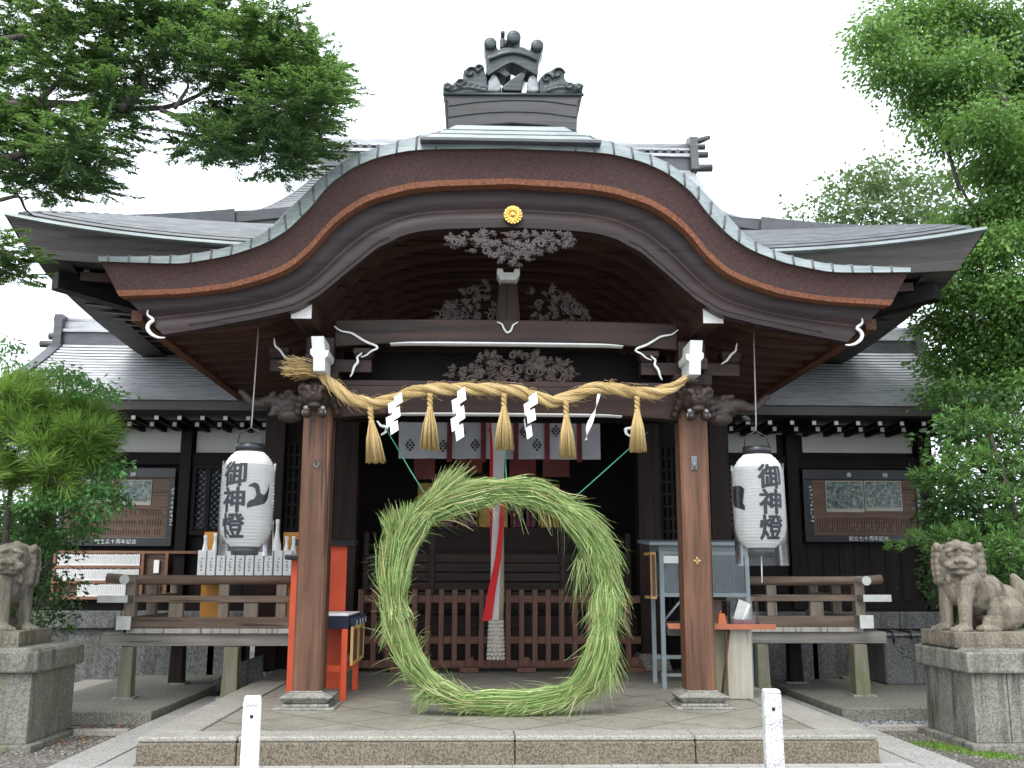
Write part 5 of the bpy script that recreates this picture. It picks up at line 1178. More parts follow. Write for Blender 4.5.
def lantern_mat():
    m, n, b = newmat('white lantern paper'); f = noise(n, coords(n), 4, 4); n.links.new(ramp(n, f, [(.3, (.87, .865, .84)), (.7, (.90, .90, .885))]), b.inputs['Base Color']); b.inputs['Roughness'].default_value = .6
    t = N(n, 'ShaderNodeBsdfTranslucent'); t.inputs[0].default_value = (.85, .84, .80, 1); x = N(n, 'ShaderNodeMixShader'); x.inputs[0].default_value = .35
    n.links.new(b.outputs[0], x.inputs[1]); n.links.new(t.outputs[0], x.inputs[2]); n.links.new(x.outputs[0], n.nodes['Material Output'].inputs[0]); return m
M['lantern'] = lantern_mat()
lantern(247.5, 499, 8.9, 'left white paper lantern, black bird on its right side, hanging above the white bottle boxes', R(-20), R(38), ((252, 420, 8.95), (258, 335, 9.05), (258, 322, 9.1)), False, False)
lantern(759, 501, 8.9, 'right white paper lantern with black bird on its left edge, above the glass cabinet', R(12), R(-74), ((756, 420, 8.95), (754, 345, 9.05), (754, 325, 9.1)), True, True)

# ------------------------------------------------------------------ red fortune stand on the left
def rz(x, y, an, px, py):
    return Vector((px+math.cos(an)*x-math.sin(an)*y, py+math.sin(an)*x+math.cos(an)*y))
fs = thing('fortune_stand', (-1.85, 10.2, .24), 'vermilion stand with a tall back board and papers on navy cloth behind the left pillar', 'stand')
X0, X1, Y0, Y1 = -1.95, -1.5, 9.8, 10.75
for x, y in ((X1-.025, Y0), (X1-.025, Y1), (X0, Y0+.35), (X0, Y1)):
    mb = MB(); mb.box(x-.028, x+.028, y-.028, y+.028, .24, .90); obj('leg', mb, M['vermilion'], fs, bevel=.004)
mb = MB(); mb.box(X0, X1-.05, Y0+.01, Y0+.05, .50, .56); mb.box(X1-.045, X1-.005, Y0+.03, Y1-.03, .50, .555); obj('stretcher', mb, M['vermilion'], fs)
mb = MB(); mb.box(X0-.02, X1+.01, Y0-.03, Y1+.03, .90, 1.02); obj('navy_cover', mb, M['navy'], fs, bevel=.01)
mb = MB(); mb.box(X0+.1, X1-.0, Y0-.02, Y1, 1.021, 1.03); mb.cbox((X1-.15, Y0+.2, 1.035), (.2, .28, .01), Matrix.Rotation(.3, 3, 'Z')); obj('papers', mb, M['paper'], fs)
mb = MB(); mb.box(-2.1, -1.66, Y1+.05, Y1+.09, .24, P(340, 546, Y1).z); mb.box(-2.12, -2.05, Y0+.32, Y0+.40, .24, P(294, 560, Y0+.4).z); mb.box(-2.115, -2.085, Y0+.4, Y1+.05, .9, P(294, 561, Y0+.4).z); obj('back_board', mb, M['vermilion'], fs, bevel=.004)
mb = MB(); z = P(340, 546, Y1).z; mb.prism([Vector((-2.2, Y1-.05, z)), Vector((-1.56, Y1-.05, z)), Vector((-1.56, Y1-.02, z+.07)), Vector((-2.2, Y1-.02, z+.07))], (0, .25, 0)); z = P(294, 560, Y0+.4).z; mb.box(-2.17, -2.03, Y0+.2, Y1, z, z+.05); obj('black_cap', mb, M['black'], fs, bevel=.01)
M['yellowwood'] = plain('yellow wood frame', (.50, .30, .10), .6, 0, .15, 8)
for y0_, y1_ in ((Y0, Y0+.47), (Y0+.5, Y1+.02)):
    x = X1+.03; mb = MB(); za, zb = .56, .92
    for q in (mb,):
        q.box(x, x+.025, y0_, y0_+.035, za, zb); q.box(x, x+.025, y1_-.035, y1_, za, zb); q.box(x, x+.025, y0_+.035, y1_-.035, za, za+.03); q.box(x, x+.025, y0_+.035, y1_-.035, zb-.03, zb)
    f_ = obj('framed_panel', mb, M['yellowwood'], fs); mb = MB(); mb.box(x+.004, x+.015, y0_+.03, y1_-.03, za+.02, zb-.02); obj('panel_face', mb, M['board'], f_)
    for yy in (y0_+.08, y1_-.12):
        mb = MB(); mb.box(x-.02, x+.045, yy-.04, yy+.04, zb+.005, zb+.08); obj('clip', mb, M['navy'], f_, bevel=.01)
        mb = MB(); mb.box(x+.046, x+.05, yy-.018, yy+.018, zb+.01, zb+.06); obj('clip_tag', mb, M['white_old'], f_)

# ------------------------------------------------------------------ glass cabinet, small table and what stands on it
gc = thing('display_cabinet', (2.2, 10.95, .24), 'grey steel cabinet with glass front on legs behind the right pillar', 'cabinet')
CX0, CX1, CY0, CY1 = 1.69, 2.66, 10.75, 11.35
zt_, zbx, z_r = P(700, 552, CY0).z, P(700, 594, CY0).z, P(700, 541, CY0).z
for x, y in ((CX0+.025, CY0+.02), (CX1-.02, CY0+.02), (CX0+.025, CY1-.02), (CX1-.02, CY1-.02)):
    mb = MB(); mb.box(x-.023, x+.023, y-.023, y+.023, .24, zt_); obj('leg', mb, M['steel'], gc, bevel=.004)
mb = MB(); mb.box(CX0, CX1, CY0, CY0+.04, zbx-.03, zbx+.01); mb.box(CX0, CX1, CY0+.041, CY1, zbx-.03, zbx-.01); obj('shelf_rail', mb, M['steel'], gc)
for q_ in ((CY0, CY0+.04, zt_-.03, zt_+.01), (CY1-.04, CY1, .5, .54), (CY0+.05, CY0+.08, .36, .39)): mb = MB(); mb.box(CX0, CX1, *q_); obj('cross_bar', mb, M['steel'], gc)
mb = MB(); mb.tube([(CX0+.04, CY0+.02, zbx-.28), (CX0+.25, CY0+.02, zbx-.04)], .014, 5); obj('brace', mb, M['steel'], gc)
mb = MB(); mb.box(CX0+.02, CX1-.02, CY1-.03, CY1-.01, zbx, zt_); mb.box(CX0+.03, CX1-.03, CY0+.06, CY1-.03, zbx+.0, zbx+.012); obj('back_panel', mb, plain('dark grey steel', (.10, .125, .13), .5), gc)
mb = MB(); mb.box(CX0+.03, CX1-.03, CY0+.012, CY0+.018, zbx+.01, zt_-.03); mb.box(CX1-.022, CX1-.016, CY0+.05, CY1-.05, zbx+.01, zt_-.03); obj('glass_pane', mb, M['glass'], gc)
mb = MB(); mb.prism([Vector((CX0-.12, CY0-.1, z_r-.05)), Vector((CX1+.1, CY0-.1, z_r-.05)), Vector((CX1+.1, CY1+.1, z_r-.0)), Vector((CX0-.12, CY1+.1, z_r-.0))], (0, 0, .035)); mb.box(CX0, CX1, CY0+.0, CY1, zt_+.012, z_r-.03); obj('cabinet_roof', mb, M['steel'], gc, bevel=.004)
mb = MB(); mb.box(CX0+.04, CX0+.3, CY0+.004, CY0+.010, zt_-.12, zt_-.04); obj('label_card', mb, M['white'], gc)
mb = MB()
for k in range(22):
    for j in range(2): x = CX0+.08+k*.038; h_ = random.uniform(.05, .1); mb.box(x, x+.026, CY0+.2+j*.16, CY0+.23+j*.16, zbx+.014+j*.09, zbx+.014+h_+j*.09)
mb.box(CX0+.06, CX1-.06, CY0+.34, CY0+.46, zbx+.08, zbx+.1); obj('charm_rows', mb, islandmat('small charms', [(.05, .06, .07), (.2, .2, .2), (.12, .05, .05), (.3, .3, .28)]), gc)
mb = MB(); x = CX0-.06; za, zb = P(652, 599, 10.8).z, P(652, 552, 10.8).z; mb.box(x-.03, x+.03, 10.78, 10.80, za, zb); mb.box(x-.03, x-.005, 10.80, 11.2, za, za+.03); mb.box(x-.03, x-.005, 10.80, 11.2, zb-.03, zb); f_ = obj('yellow_side_frame', mb, M['yellowwood'], gc); mb = MB(); mb.box(x-.018, x+.018, 10.772, 10.779, za+.03, zb-.03); obj('panel_face', mb, M['board'], f_)
st_ = thing('small_table', (2.3, 9.9, .24), 'small folding table with an orange edge and pale plywood legs beside the right pillar', 'table')
tz = P(745, 625, 9.85).z
mb = MB(); top_ = [P(666, 614, 10.0), P(668, 619, 9.86), P(716, 627.5, 9.72), P(776, 627, 9.72), P(752, 620, 10.05)]; mb.prism([Vector((p.x, p.y, tz-.012)) for p in top_], (0, 0, .02)); obj('table_top', mb, plain('grey table top', (.28, .26, .23), .5), st_)
mb = MB(); pe = [Vector((p.x, p.y, tz-.016)) for p in top_]
for i in (1, 2, 3): mb.prism([pe[i]+Vector((0, -.004, -.02)), pe[(i+1) % 5]+Vector((0, -.004, -.02)), pe[(i+1) % 5]+Vector((0, -.004, .03)), pe[i]+Vector((0, -.004, .03))], (0, .01, 0))
obj('orange_edge', mb, plain('orange table edge', (.42, .13, .06), .5), st_)
M['ply'] = wood('pale plywood', (.36, .33, .26), (.50, .47, .39), 'z', .7, 3, .2)
mb = MB(); a_, b_ = P(727, 660, 9.85).x, P(751.5, 660, 9.85).x; mb.box(a_, b_, 9.83, 9.87, .245, tz-.02); obj('leg_panel', mb, M['ply'], st_, bevel=.004)
mb = MB(); mb.box(P(712, 660, 9.95).x, P(727, 660, 9.95).x, 9.95, 9.98, .26, tz-.02); obj('leg_panel', mb, wood('greenish plywood', (.26, .26, .17), (.36, .35, .24), 'z', .7, 3, .2), st_)
mb = MB(); p0, p1 = P(729, 630, 9.8), P(722, 697, 9.8); mb.tube([p0, p1], .012, 6); mb.tube([P(712, 629, 9.8), p0], .012, 6); obj('folding_strut', mb, M['redwood'], st_)
mb = MB(); c = P(721.5, 620.5, 9.85); c.z = tz+.009; mb.frustum(c, (.085, .08), (.055, .06), .10); mb.box(c.x-.012, c.x+.0, c.y-.01, c.y+.01, c.z+.1, c.z+.125); tag(obj('orange_box', mb, plain('orange wood box', (.55, .14, .04), .5), None, bevel=.004), 'small orange wooden box with a pen on the small table', 'box')
ls = thing('leaflet_stand', (P(743, 618, 9.9).x, 9.9, tz+.009), 'clear plastic leaflet stand with tilted sheets on the small table', 'leaflet stand')
bx_, ex_ = P(729, 618, 9.9).x, P(757, 618, 9.9).x; bz = tz+.009
mb = MB(); mb.box(bx_, ex_, 9.96, 9.965, bz, bz+.26); mb.box(bx_, ex_, 9.84, 9.845, bz, bz+.12); mb.box(bx_, bx_+.004, 9.845, 9.96, bz, bz+.22); mb.box(ex_-.004, ex_, 9.845, 9.96, bz, bz+.22); obj('clear_box', mb, M['plastic'], ls)
mb = MB(); mb.cbox(((bx_+ex_)/2, 9.92, bz+.12), (.13, .006, .2), Euler((R(-12), R(22), 0)).to_matrix()); obj('leaflet', mb, M['white_old'], ls)
mb = MB(); mb.cbox(((bx_+ex_)/2+.02, 9.90, bz+.09), (.02, .006, .2), Euler((R(-12), R(28), 0)).to_matrix()); obj('leaflet', mb, M['paper'], ls)
mb = MB(); mb.box(bx_+.03, ex_-.03, 9.86, 9.94, bz, bz+.04); obj('coloured_cards', mb, plain('reddish cards', (.35, .12, .14), .6, 0, .4, 30), ls)

# ------------------------------------------------------------------ stone basin at right
wb = thing('water_basin', (5.0, 12.4, .1), 'grey stone water basin with dark hoses over its rim below the right wing', 'stone basin')
yb_ = 12.2; a_, b_ = P(884, 640, yb_).x, 5.75; zt2 = P(910, 633, yb_).z
mb = MB(); mb.box(a_, b_, yb_, yb_+.7, .12, zt2-.04); obj('basin_body', mb, M['concrete'], wb, bevel=.03)
mb = MB(); mb.box(a_-.03, b_+.03, yb_-.02, yb_+.72, zt2-.038, zt2); obj('wet_rim', mb, stone('wet stone rim', (.09, .09, .09), (.2, .2, .2), 4, 50, .25), wb, bevel=.008)
for x in np.linspace(a_+.1, b_-.1, 5): mb = MB(); mb.tube([(x, yb_+.4, zt2+.02), (x, yb_-.03, zt2+.015), (x+.01, yb_-.035, zt2-.06-.12*random.random())], .014, 6); obj('hose', mb, M['black'], wb)
mb = MB(); c = P(905, 652, yb_)
for ang, dx, dz in ((20, 0, .04), (-40, -.05, 0), (60, .06, .01), (10, 0, -.05), (80, -.03, .06), (-20, .05, -.06)):
    mb.tube([c+Vector((dx-.03*math.cos(R(ang)), -.003, dz-.03*math.sin(R(ang)))), c+Vector((dx, -.006, dz+.008)), c+Vector((dx+.03*math.cos(R(ang)), -.003, dz+.03*math.sin(R(ang))))], .006, 5)
obj('carved_mark', mb, M['iron'], wb)

# ------------------------------------------------------------------ guardian lions on pedestals
def pedestal(cx_, cy_, w_, d_, h_, label, mat):
    t = thing('stone_pedestal', (cx_, cy_, 0), label, 'pedestal', 'pedestals under the guardian lions')
    mb = MB(); mb.box(cx_-w_/2-.02, cx_+w_/2+.02, cy_-d_/2-.02, cy_+d_/2+.02, -.05, .06); obj('plinth', mb, mat, t, bevel=.012)
    mb = MB(); wi, di = w_/2-.05, d_/2-.05; nst = 3
    for i in range(nst): mb.box(cx_-wi+2*wi*i/nst+.003, cx_-wi+2*wi*(i+1)/nst-.003, cy_-di, cy_+di, .06, h_-.185)
    obj('shaft', mb, mat, t, bevel=.008)
    mb = MB(); mb.box(cx_-w_/2, cx_+w_/2, cy_-d_/2, cy_+d_/2, h_-.185, h_-.01); mb.frustum((cx_, cy_, h_-.01), (w_-.03, d_-.03), (w_-.12, d_-.12), .02); obj('cap', mb, mat, t, bevel=.018)
    return t
def lion(loc, rot, headturn, label, mat, mouth_open, s=1.0):
    t = thing('guardian_lion', loc, label, 'lion statue', 'stone guardian lions')
    b = MB()
    b.ell((0, .25, .24), (.16, .20, .21)); b.ell((0, .12, .34), (.155, .2, .2), (35, 0, 0)); b.ell((0, -.02, .42), (.16, .16, .21)); b.ell((0, -.09, .40), (.13, .10, .15))
    for q in (-1, 1):
        b.ell((q*.14, .22, .17), (.085, .16, .15)); b.ell((q*.16, .05, .045), (.06, .12, .045)); b.ell((q*.15, .13, .10), (.07, .12, .09))
        b.tube([(q*.105, -.09, .44), (q*.11, -.125, .26), (q*.11, -.135, .06)], [.085, .062, .052], 12); b.ell((q*.115, -.17, .045), (.065, .095, .045))
        for k in range(3): b.ell((q*.115+(k-1)*.04, -.245, .035), (.022, .03, .03))
        b.ell((q*.13, -.06, .47), (.075, .10, .10))
    for k in range(5): b.ell((0, -.07-.02*k*.3, .60-.0*k), .02)
    b.tube([(0, .40, .12), (0, .46, .26), (0, .45, .42), (0, .40, .52)], [.05, .075, .065, .02], 10)
    for q in (-1, 1): b.tube([(q*.04, .42, .15), (q*.09, .46, .28), (q*.07, .45, .40)], [.03, .045, .015], 8)
    h = MB()
    h.ell((0, -.07, .64), (.155, .15, .145)); h.ell((0, -.03, .56), (.17, .15, .14)); h.ell((0, -.19, .605), (.105, .085, .06)); h.ell((0, -.17, .535 if mouth_open else .55), (.09, .085, .035)); h.ell((0, -.10, .735), (.12, .10, .055))
    h.ell((0, -.265, .635), (.042, .03, .03))
    for q in (-1, 1):
        h.ell((q*.062, -.20, .715), (.055, .04, .024), (0, q*18, 0)); h.ell((q*.06, -.205, .675), (.032, .026, .027)); h.ell((q*.03, -.275, .622), (.022, .02, .018)); h.ell((q*.085, -.205, .595), (.04, .05, .035))
        h.ell((q*.15, -.06, .735), (.035, .05, .05), (0, q*30, 0)); h.tube([(q*.03, -.265, .575), (q*.085, -.22, .572), (q*.11, -.16, .585)], .014, 6)
        for k in range(6):
            for j in range(2):
                a_ = k/5; h.ell((q*(.155+.02*j-.03*abs(a_-.5)), -.05+.07*j, .72-.25*a_), .042); h.ell((q*(.15-.03*j), .05+.03*j, .70-.22*a_), .05)
    for k in range(5): h.ell(((k-2)*.05, .06, .76-.02*abs(k-2)), .05); h.ell(((k-2)*.045, -.15+.0*k, .49), (.026, .03, .045))
    if mouth_open: pass
    b.v = [(x, y if y < 0 else y*1.4, z) for x, y, z in b.v]; h.v = [(x*1.1, -.05+(y+.05)*1.1, .58+(z-.58)*1.1) for x, y, z in h.v]
    hm = Matrix.Translation((0, -.05, 0)) @ Matrix.Rotation(headturn, 4, 'Z') @ Matrix.Translation((0, .05, 0))
    h.xf(hm); b.join(h)
    mm = Matrix.Translation(loc) @ Matrix.Rotation(rot, 4, 'Z') @ Matrix.Scale(s, 4) @ Matrix.Translation((0, 0, .10))
    b.xf(mm); o = obj('lion_body', b, mat, t, remesh=.009)
    sg = 1 if rot < 0 else -1; mb = MB(); mb.box(-.29, .71, -.33, .33, 0, .125)
    for k in range(17): mb.box(-.265+k*.057, -.232+k*.057, -.336, -.331, .02, .085)
    for k in range(11): mb.box(-.296, -.291, -.31+k*.057, -.278+k*.057, .02, .085)
    mb.v = [(p[0]*sg, p[1], p[2]) for p in mb.v]; mb.xf(Matrix.Translation(loc)); obj('carved_base', mb, mat, t, bevel=.008)
    return t
M['ped'] = stone('mossy pedestal stone', (.095, .095, .075), (.20, .197, .16), 3, 55, .88, .75, .9, True, .45)
M['ped2'] = stone('granite pedestal stone', (.12, .115, .095), (.245, .235, .20), 3, 55, .88, .45, .9, True, .45)
pedestal(-4.33, 8.95, 1.0, 1.0, .80, 'mossy grey pedestal cut off by the left edge, under the dark lion', M['ped'])
pedestal(4.30, 8.86, 1.0, 1.0, .80, 'pale granite pedestal near the right edge with dark stained cap', M['ped2'])
lion((-4.36, 8.95, .81), R(62), R(-48), 'weathered brown stone lion with shut mouth at the left edge', M['lion_dark'], False, .95)
lion((4.10, 8.9, .81), R(-72), R(50), 'pale grinning stone lion with curly mane at the right edge', M['lion_stone'], True, 1.0)

# ------------------------------------------------------------------ white marker posts
def speckle():
    m, n, b = newmat('speckled white granite'); v = coords(n); f = noise(n, v, 95, 4, .8); g_ = noise(n, v, 7, 4)
    c = ramp(n, f, [(.44, (.07, .07, .08)), (.56, (.66, .66, .66))]); c = mix(n, ramp(n, g_, [(.35, (1,)*3), (.62, (.45,)*3)]), (.74, .74, .73), c); n.links.new(c, b.inputs['Base Color']); b.inputs['Roughness'].default_value = .7; return m
M['speckle'] = speckle()
for u, v, mat, lab, sg in ((253, 695, M['white'], 'plain white post with a tiny scrawl at its top, left of the steps', 1), (771, 688, M['speckle'], 'speckled white granite post right of the steps', 2)):
    yP = 5.6; c = P(u, v, yP); t = thing('marker_post', (c.x, yP, 0), lab, 'post', 'white posts before the steps')
    mb = MB(); wd = .093; mb.frustum((c.x, yP, -.02), (wd*1.05, wd*1.05), (wd, wd), c.z-.005); mb.frustum((c.x, yP, c.z-.025), (wd, wd), (wd*.9, wd*.9), .02); mb.v = mb.v; rot = Matrix.Translation((c.x, yP, 0)) @ Matrix.Rotation(R(10 if sg == 1 else -6), 4, 'Z') @ Matrix.Translation((-c.x, -yP, 0)); mb.xf(rot); obj('shaft', mb, mat, t, bevel=.008)
    fwd = rot.to_3x3() @ Vector((0, -1, 0)); h_ = Vector((c.x, yP, c.z-.105))+fwd*(wd/2+.004); mb = MB(); mb.tube([h_-fwd*.01, h_+fwd*.0006], .010, 12); obj('drill_hole', mb, M['black'], t)
    if sg == 1:
        mb = MB(); rgt = rot.to_3x3() @ Vector((1, 0, 0)); q = Vector((c.x, yP, c.z-.048))+fwd*(wd/2+.0035)
        pts = [q+rgt*(-.032+.064*i/30)+Vector((0, 0, .007*math.sin(i*1.25)+(.006 if i in (17, 18, 19) else 0)-(.007 if i in (22, 23) else 0))) for i in range(31)]; mb.tube(pts, .0011, 4); obj('scrawl', mb, M['wire'], t)

# ------------------------------------------------------------------ trees and shrubs
def leaf_mesh(name, C_, D_, N_, L_, W_, mat, parent=None):
    n = len(C_); b = base_of(parent) if parent else Vector((0, 0, 0)); C_ = C_-np.array(b)
    D_ = D_/np.linalg.norm(D_, axis=1, keepdims=True); S_ = np.cross(D_, N_); S_ /= np.linalg.norm(S_, axis=1, keepdims=True)+1e-9
    L_ = L_[:, None]; W_ = W_[:, None]; Nn = np.cross(S_, D_)
    V = np.stack([C_, C_+D_*L_*.5+S_*W_*.5+Nn*L_*.05, C_+D_*L_-Nn*L_*.08, C_+D_*L_*.5-S_*W_*.5+Nn*L_*.05], 1).reshape(-1, 3)
    me = bpy.data.meshes.new(name); me.vertices.add(4*n); me.vertices.foreach_set('co', V.astype(np.float32).ravel()); me.loops.add(4*n); me.polygons.add(n)
    me.loops.foreach_set('vertex_index', np.arange(4*n, dtype=np.int32)); me.polygons.foreach_set('loop_start', np.arange(0, 4*n, 4, dtype=np.int32)); me.polygons.foreach_set('loop_total', np.full(n, 4, dtype=np.int32)); me.update(calc_edges=True); me.validate()
    me.materials.append(mat); o = bpy.data.objects.new(name, me); COL.objects.link(o)
    if parent: o.parent = parent
    BASE[o.name] = b; return o
def rnd(n): 
    v = rng.normal(size=(n, 3)); return v/np.linalg.norm(v, axis=1, keepdims=True)
def blob_leaves(blobs, per, L, W, sub=10, up=.6, subr=.18, hang=-.25):
    """blobs: (centre, (rx,ry,rz)); leaves gather in small twig clumps inside each blob"""
    Cs, Ds, Ns = [], [], []
    for c, r in blobs:
        vol = (r[0]*r[1]*r[2])**(1/3); m = max(4, int(per*vol*vol))
        d = rnd(m); rad_ = rng.random(m)**.45; cl = np.array(c)+d*rad_[:, None]*np.array(r)
        for q in range(m):
            k = rng.integers(sub//2, sub+1); off = rng.normal(size=(k, 3))*subr*np.array([1, 1, .5]); Cs.append(cl[q]+off)
            dd = off+np.array([0, 0, hang])*subr*2+rng.normal(size=(k, 3))*subr*.6; Ds.append(dd); nn = rng.normal(size=(k, 3))*.5+np.array([0, 0, up]); Ns.append(nn)
    C_, D_, N_ = np.concatenate(Cs), np.concatenate(Ds), np.concatenate(Ns); n = len(C_)
    return C_, D_, N_, L*(.7+.6*rng.random(n)), W*(.7+.6*rng.random(n))
def needle_twigs(blobs, per, tl, nl, nw, nn=26, flat=.35, up=.15, planar=False):
    Cs, Ds, Ns = [], [], []; tw = MB()
    for c, r in blobs:
        c = np.array(c); m = max(3, int(per*(r[0]*r[1]*r[2])**(1/3)))
        for _ in range(m):
            d0 = rng.normal(size=3); d0 /= np.linalg.norm(d0); s0 = c+d0*np.array(r)*rng.random()**.4
            dr = (s0-c)/np.array(r)*.8+rng.normal(size=3)*.5; dr[2] = dr[2]*flat+up; dr /= np.linalg.norm(dr); tl_ = tl*(.6+.8*rng.random())
            tw.tube([Vector(s0), Vector(s0+dr*tl_)], .004, 3, caps=False)
            f_ = rng.random(nn)**.8; ps = s0+dr*(f_*tl_)[:, None]; sd_ = np.cross(dr, rnd(nn)); dd = sd_+dr*(.6+.6*rng.random((nn, 1))); dd[:, 2] += .12
            if planar:
                hz = np.cross(dr, np.array([0, 0, 1.])); hz /= np.linalg.norm(hz)+1e-9; dd = hz*np.where(rng.random((nn, 1)) < .5, -1, 1)*(.7+.5*rng.random((nn, 1)))+dr*(.7+.5*rng.random((nn, 1)))+rng.normal(size=(nn, 3))*.16
                Cs.append(ps); Ds.append(dd); Ns.append(rnd(nn)*.35+np.array([0, 0, 1.])); continue
            Cs.append(ps); Ds.append(dd); Ns.append(rnd(nn)+np.array([0, 0, .8]))
    C_, D_, N_ = np.concatenate(Cs), np.concatenate(Ds), np.concatenate(Ns); n = len(C_)
    return (C_, D_, N_, nl*(.7+.6*rng.random(n)), nw*(.8+.4*rng.random(n))), tw
M['tree_bark'] = stone('tree bark', (.035, .028, .022), (.09, .075, .06), 6, 40, .9)
M['fir'] = leafmat('fir needles', [(.055, .15, .06), (.11, .26, .09), (.20, .38, .13), (.085, .21, .08)], .5)
M['pine'] = leafmat('young pine needles', [(.10, .21, .035), (.21, .37, .06), (.34, .50, .10), (.14, .28, .05)], .4)
M['maple'] = leafmat('maple leaves', [(.06, .18, .06), (.11, .28, .08), (.16, .36, .10)], .4)
M['camphor'] = leafmat('light green leaves', [(.075, .18, .045), (.14, .29, .065), (.25, .43, .11), (.10, .23, .055)], .42)
M['broad_dark'] = leafmat('dark glossy leaves', [(.02, .06, .018), (.04, .10, .025), (.075, .16, .04)], .2)
M['podocarp'] = leafmat('long narrow leaves', [(.05, .14, .03), (.11, .25, .05), (.19, .36, .09)], .25)
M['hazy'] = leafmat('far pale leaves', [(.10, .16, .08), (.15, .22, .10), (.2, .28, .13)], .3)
def PB(u, v, Y, ru, rv, ry=None):
    k = Y/FPX; return (tuple(P(u, v, Y)), (ru*k, ry if ry else (ru+rv)*.5*k, rv*k))
def limb(pts, r0, r1, n=12):
    q = resample(pts, n, 1); mb = MB(); mb.tube(q, [lerp(r0, r1, i/(n-1)) for i in range(n)], 8); return mb
# conifer reaching in from the left
tf = thing('conifer_tree', (-5.6, 8.6, 0), 'dark green conifer whose layered branch reaches over the left roof from the top left', 'tree')
tk = limb([(-5.6, 8.6, 0), (-5.5, 8.6, 3), (-5.25, 8.5, 5), (-5.1, 8.5, 8)], .22, .10); obj('trunk', tk, M['tree_bark'], tf)
br_ = MB()
for px, r0 in ((((0, 105), (60, 103), (120, 108), (165, 110), (200, 96), (225, 75)), .045), (((120, 108), (150, 85), (130, 60), (105, 40)), .04), (((160, 110), (190, 120), (215, 130), (230, 127)), .022), (((0, 200), (20, 195), (25, 210), (35, 217)), .02), (((40, 100), (60, 80), (75, 60)), .03), (((175, 108), (190, 85), (175, 72)), .02), (((0, 40), (60, 30), (130, 20), (200, 10)), .03), (((0, 160), (40, 150), (90, 150)), .04)):
    br_.join(limb([P(u, v, 8.3+.15*i) for i, (u, v) in enumerate(px)], r0, r0*.3))
obj('branches', br_, M['tree_bark'], tf)
fir_px = [(20, 20, 34, 18), (70, 12, 40, 16), (120, 8, 36, 14), (170, 10, 40, 16), (225, 12, 40, 18), (150, 35, 34, 14), (200, 38, 38, 16), (245, 42, 36, 18), (285, 62, 30, 18), (300, 82, 28, 16), (262, 78, 36, 18), (225, 70, 30, 14), (312, 98, 24, 13), (285, 108, 36, 16), (250, 112, 30, 14), (300, 128, 28, 14), (260, 140, 34, 13), (235, 132, 26, 11), (215, 145, 24, 9), (275, 158, 26, 11), (305, 152, 20, 9), (195, 140, 20, 7), (325, 88, 14, 9), (320, 60, 12, 10), (20, 60, 30, 16), (55, 65, 26, 12), (90, 48, 28, 14), (105, 88, 30, 12), (130, 72, 22, 8), (115, 95, 24, 9), (12, 95, 20, 10), (45, 130, 30, 12), (20, 140, 30, 14), (70, 148, 28, 11), (95, 142, 22, 8), (25, 165, 34, 14), (70, 170, 30, 11), (40, 185, 28, 8), (88, 178, 20, 6), (10, 120, 18, 10), (110, 125, 16, 6), (5, 250, 14, 16), (8, 270, 14, 8), (270, 25, 20, 14), (180, 55, 22, 9)]
(args, tw) = needle_twigs([PB(u, v, 8.5+random.uniform(-.5, .6), ru, rv, .42) for u, v, ru, rv in fir_px], 330, .24, .058, .0135, 44, .16, .02, True)
tag(obj('twigs', tw, M['tree_bark'], tf), kind='stuff'); leaf_mesh('foliage', *args, M['fir'], tf)
# young pine and maple at left
tp = thing('pine_shrub', (-4.75, 9.9, 0), 'bright green young pine with long needles beside the left lion', 'pine')
obj('trunk', limb([(-4.9, 9.9, 0), (-4.85, 9.9, 1.2), (-4.8, 9.8, 2.6)], .06, .02), M['tree_bark'], tp)
random.seed(5)
pine_px = [(random.uniform(-8, 92), 0, random.uniform(7, 12), random.uniform(6, 11)) for _ in range(27)]
pine_px = [(u, random.uniform(388+max(0, u-25)*.55, 492-abs(u-30)*.3), a_, b_) for u, v, a_, b_ in pine_px]
(args, tw) = needle_twigs([PB(u, v, 9.7+random.uniform(-.3, .3), ru, rv, .3) for u, v, ru, rv in pine_px], 200, .17, .15, .008, 44, .7, .5)
tag(obj('twigs', tw, M['tree_bark'], tp), kind='stuff'); leaf_mesh('foliage', *args, M['pine'], tp)
tm = thing('maple_shrub', (-4.9, 10.6, 0), 'small leafed maple sprays around the young pine at left', 'shrub')
obj('trunk', limb([(-5.1, 10.6, 0), (-5.0, 10.6, 1.6), (-4.7, 10.5, 3.6)], .05, .012), M['tree_bark'], tm)
mp = [PB(u, v, 10.3+random.uniform(-.2, .2), ru, rv, .2) for u, v, ru, rv in ((70, 378, 22, 6), (100, 390, 22, 6), (45, 372, 16, 6), (20, 378, 16, 6), (110, 470, 18, 8), (115, 500, 12, 7), (95, 490, 22, 8), (60, 500, 30, 14), (20, 510, 30, 18), (80, 530, 16, 8), (10, 345, 8, 4), (6, 360, 8, 4), (40, 540, 24, 14), (85, 515, 12, 8))]
mp += [PB(u, v, 9.45, ru, rv, .1) for u, v, ru, rv in ((62, 372, 16, 4), (88, 383, 18, 4), (108, 396, 14, 4), (70, 392, 14, 4), (112, 468, 16, 5), (104, 486, 18, 6), (78, 498, 20, 7), (95, 510, 14, 5), (40, 500, 20, 8))]
leaf_mesh('foliage', *blob_leaves(mp, 1900, .06, .030, 9, .8, .07, -.4), M['maple'], tm)
ts = thing('dark_shrub', (-5.0, 10.2, 0), 'dark leafy shrub low behind the left lion', 'shrub')
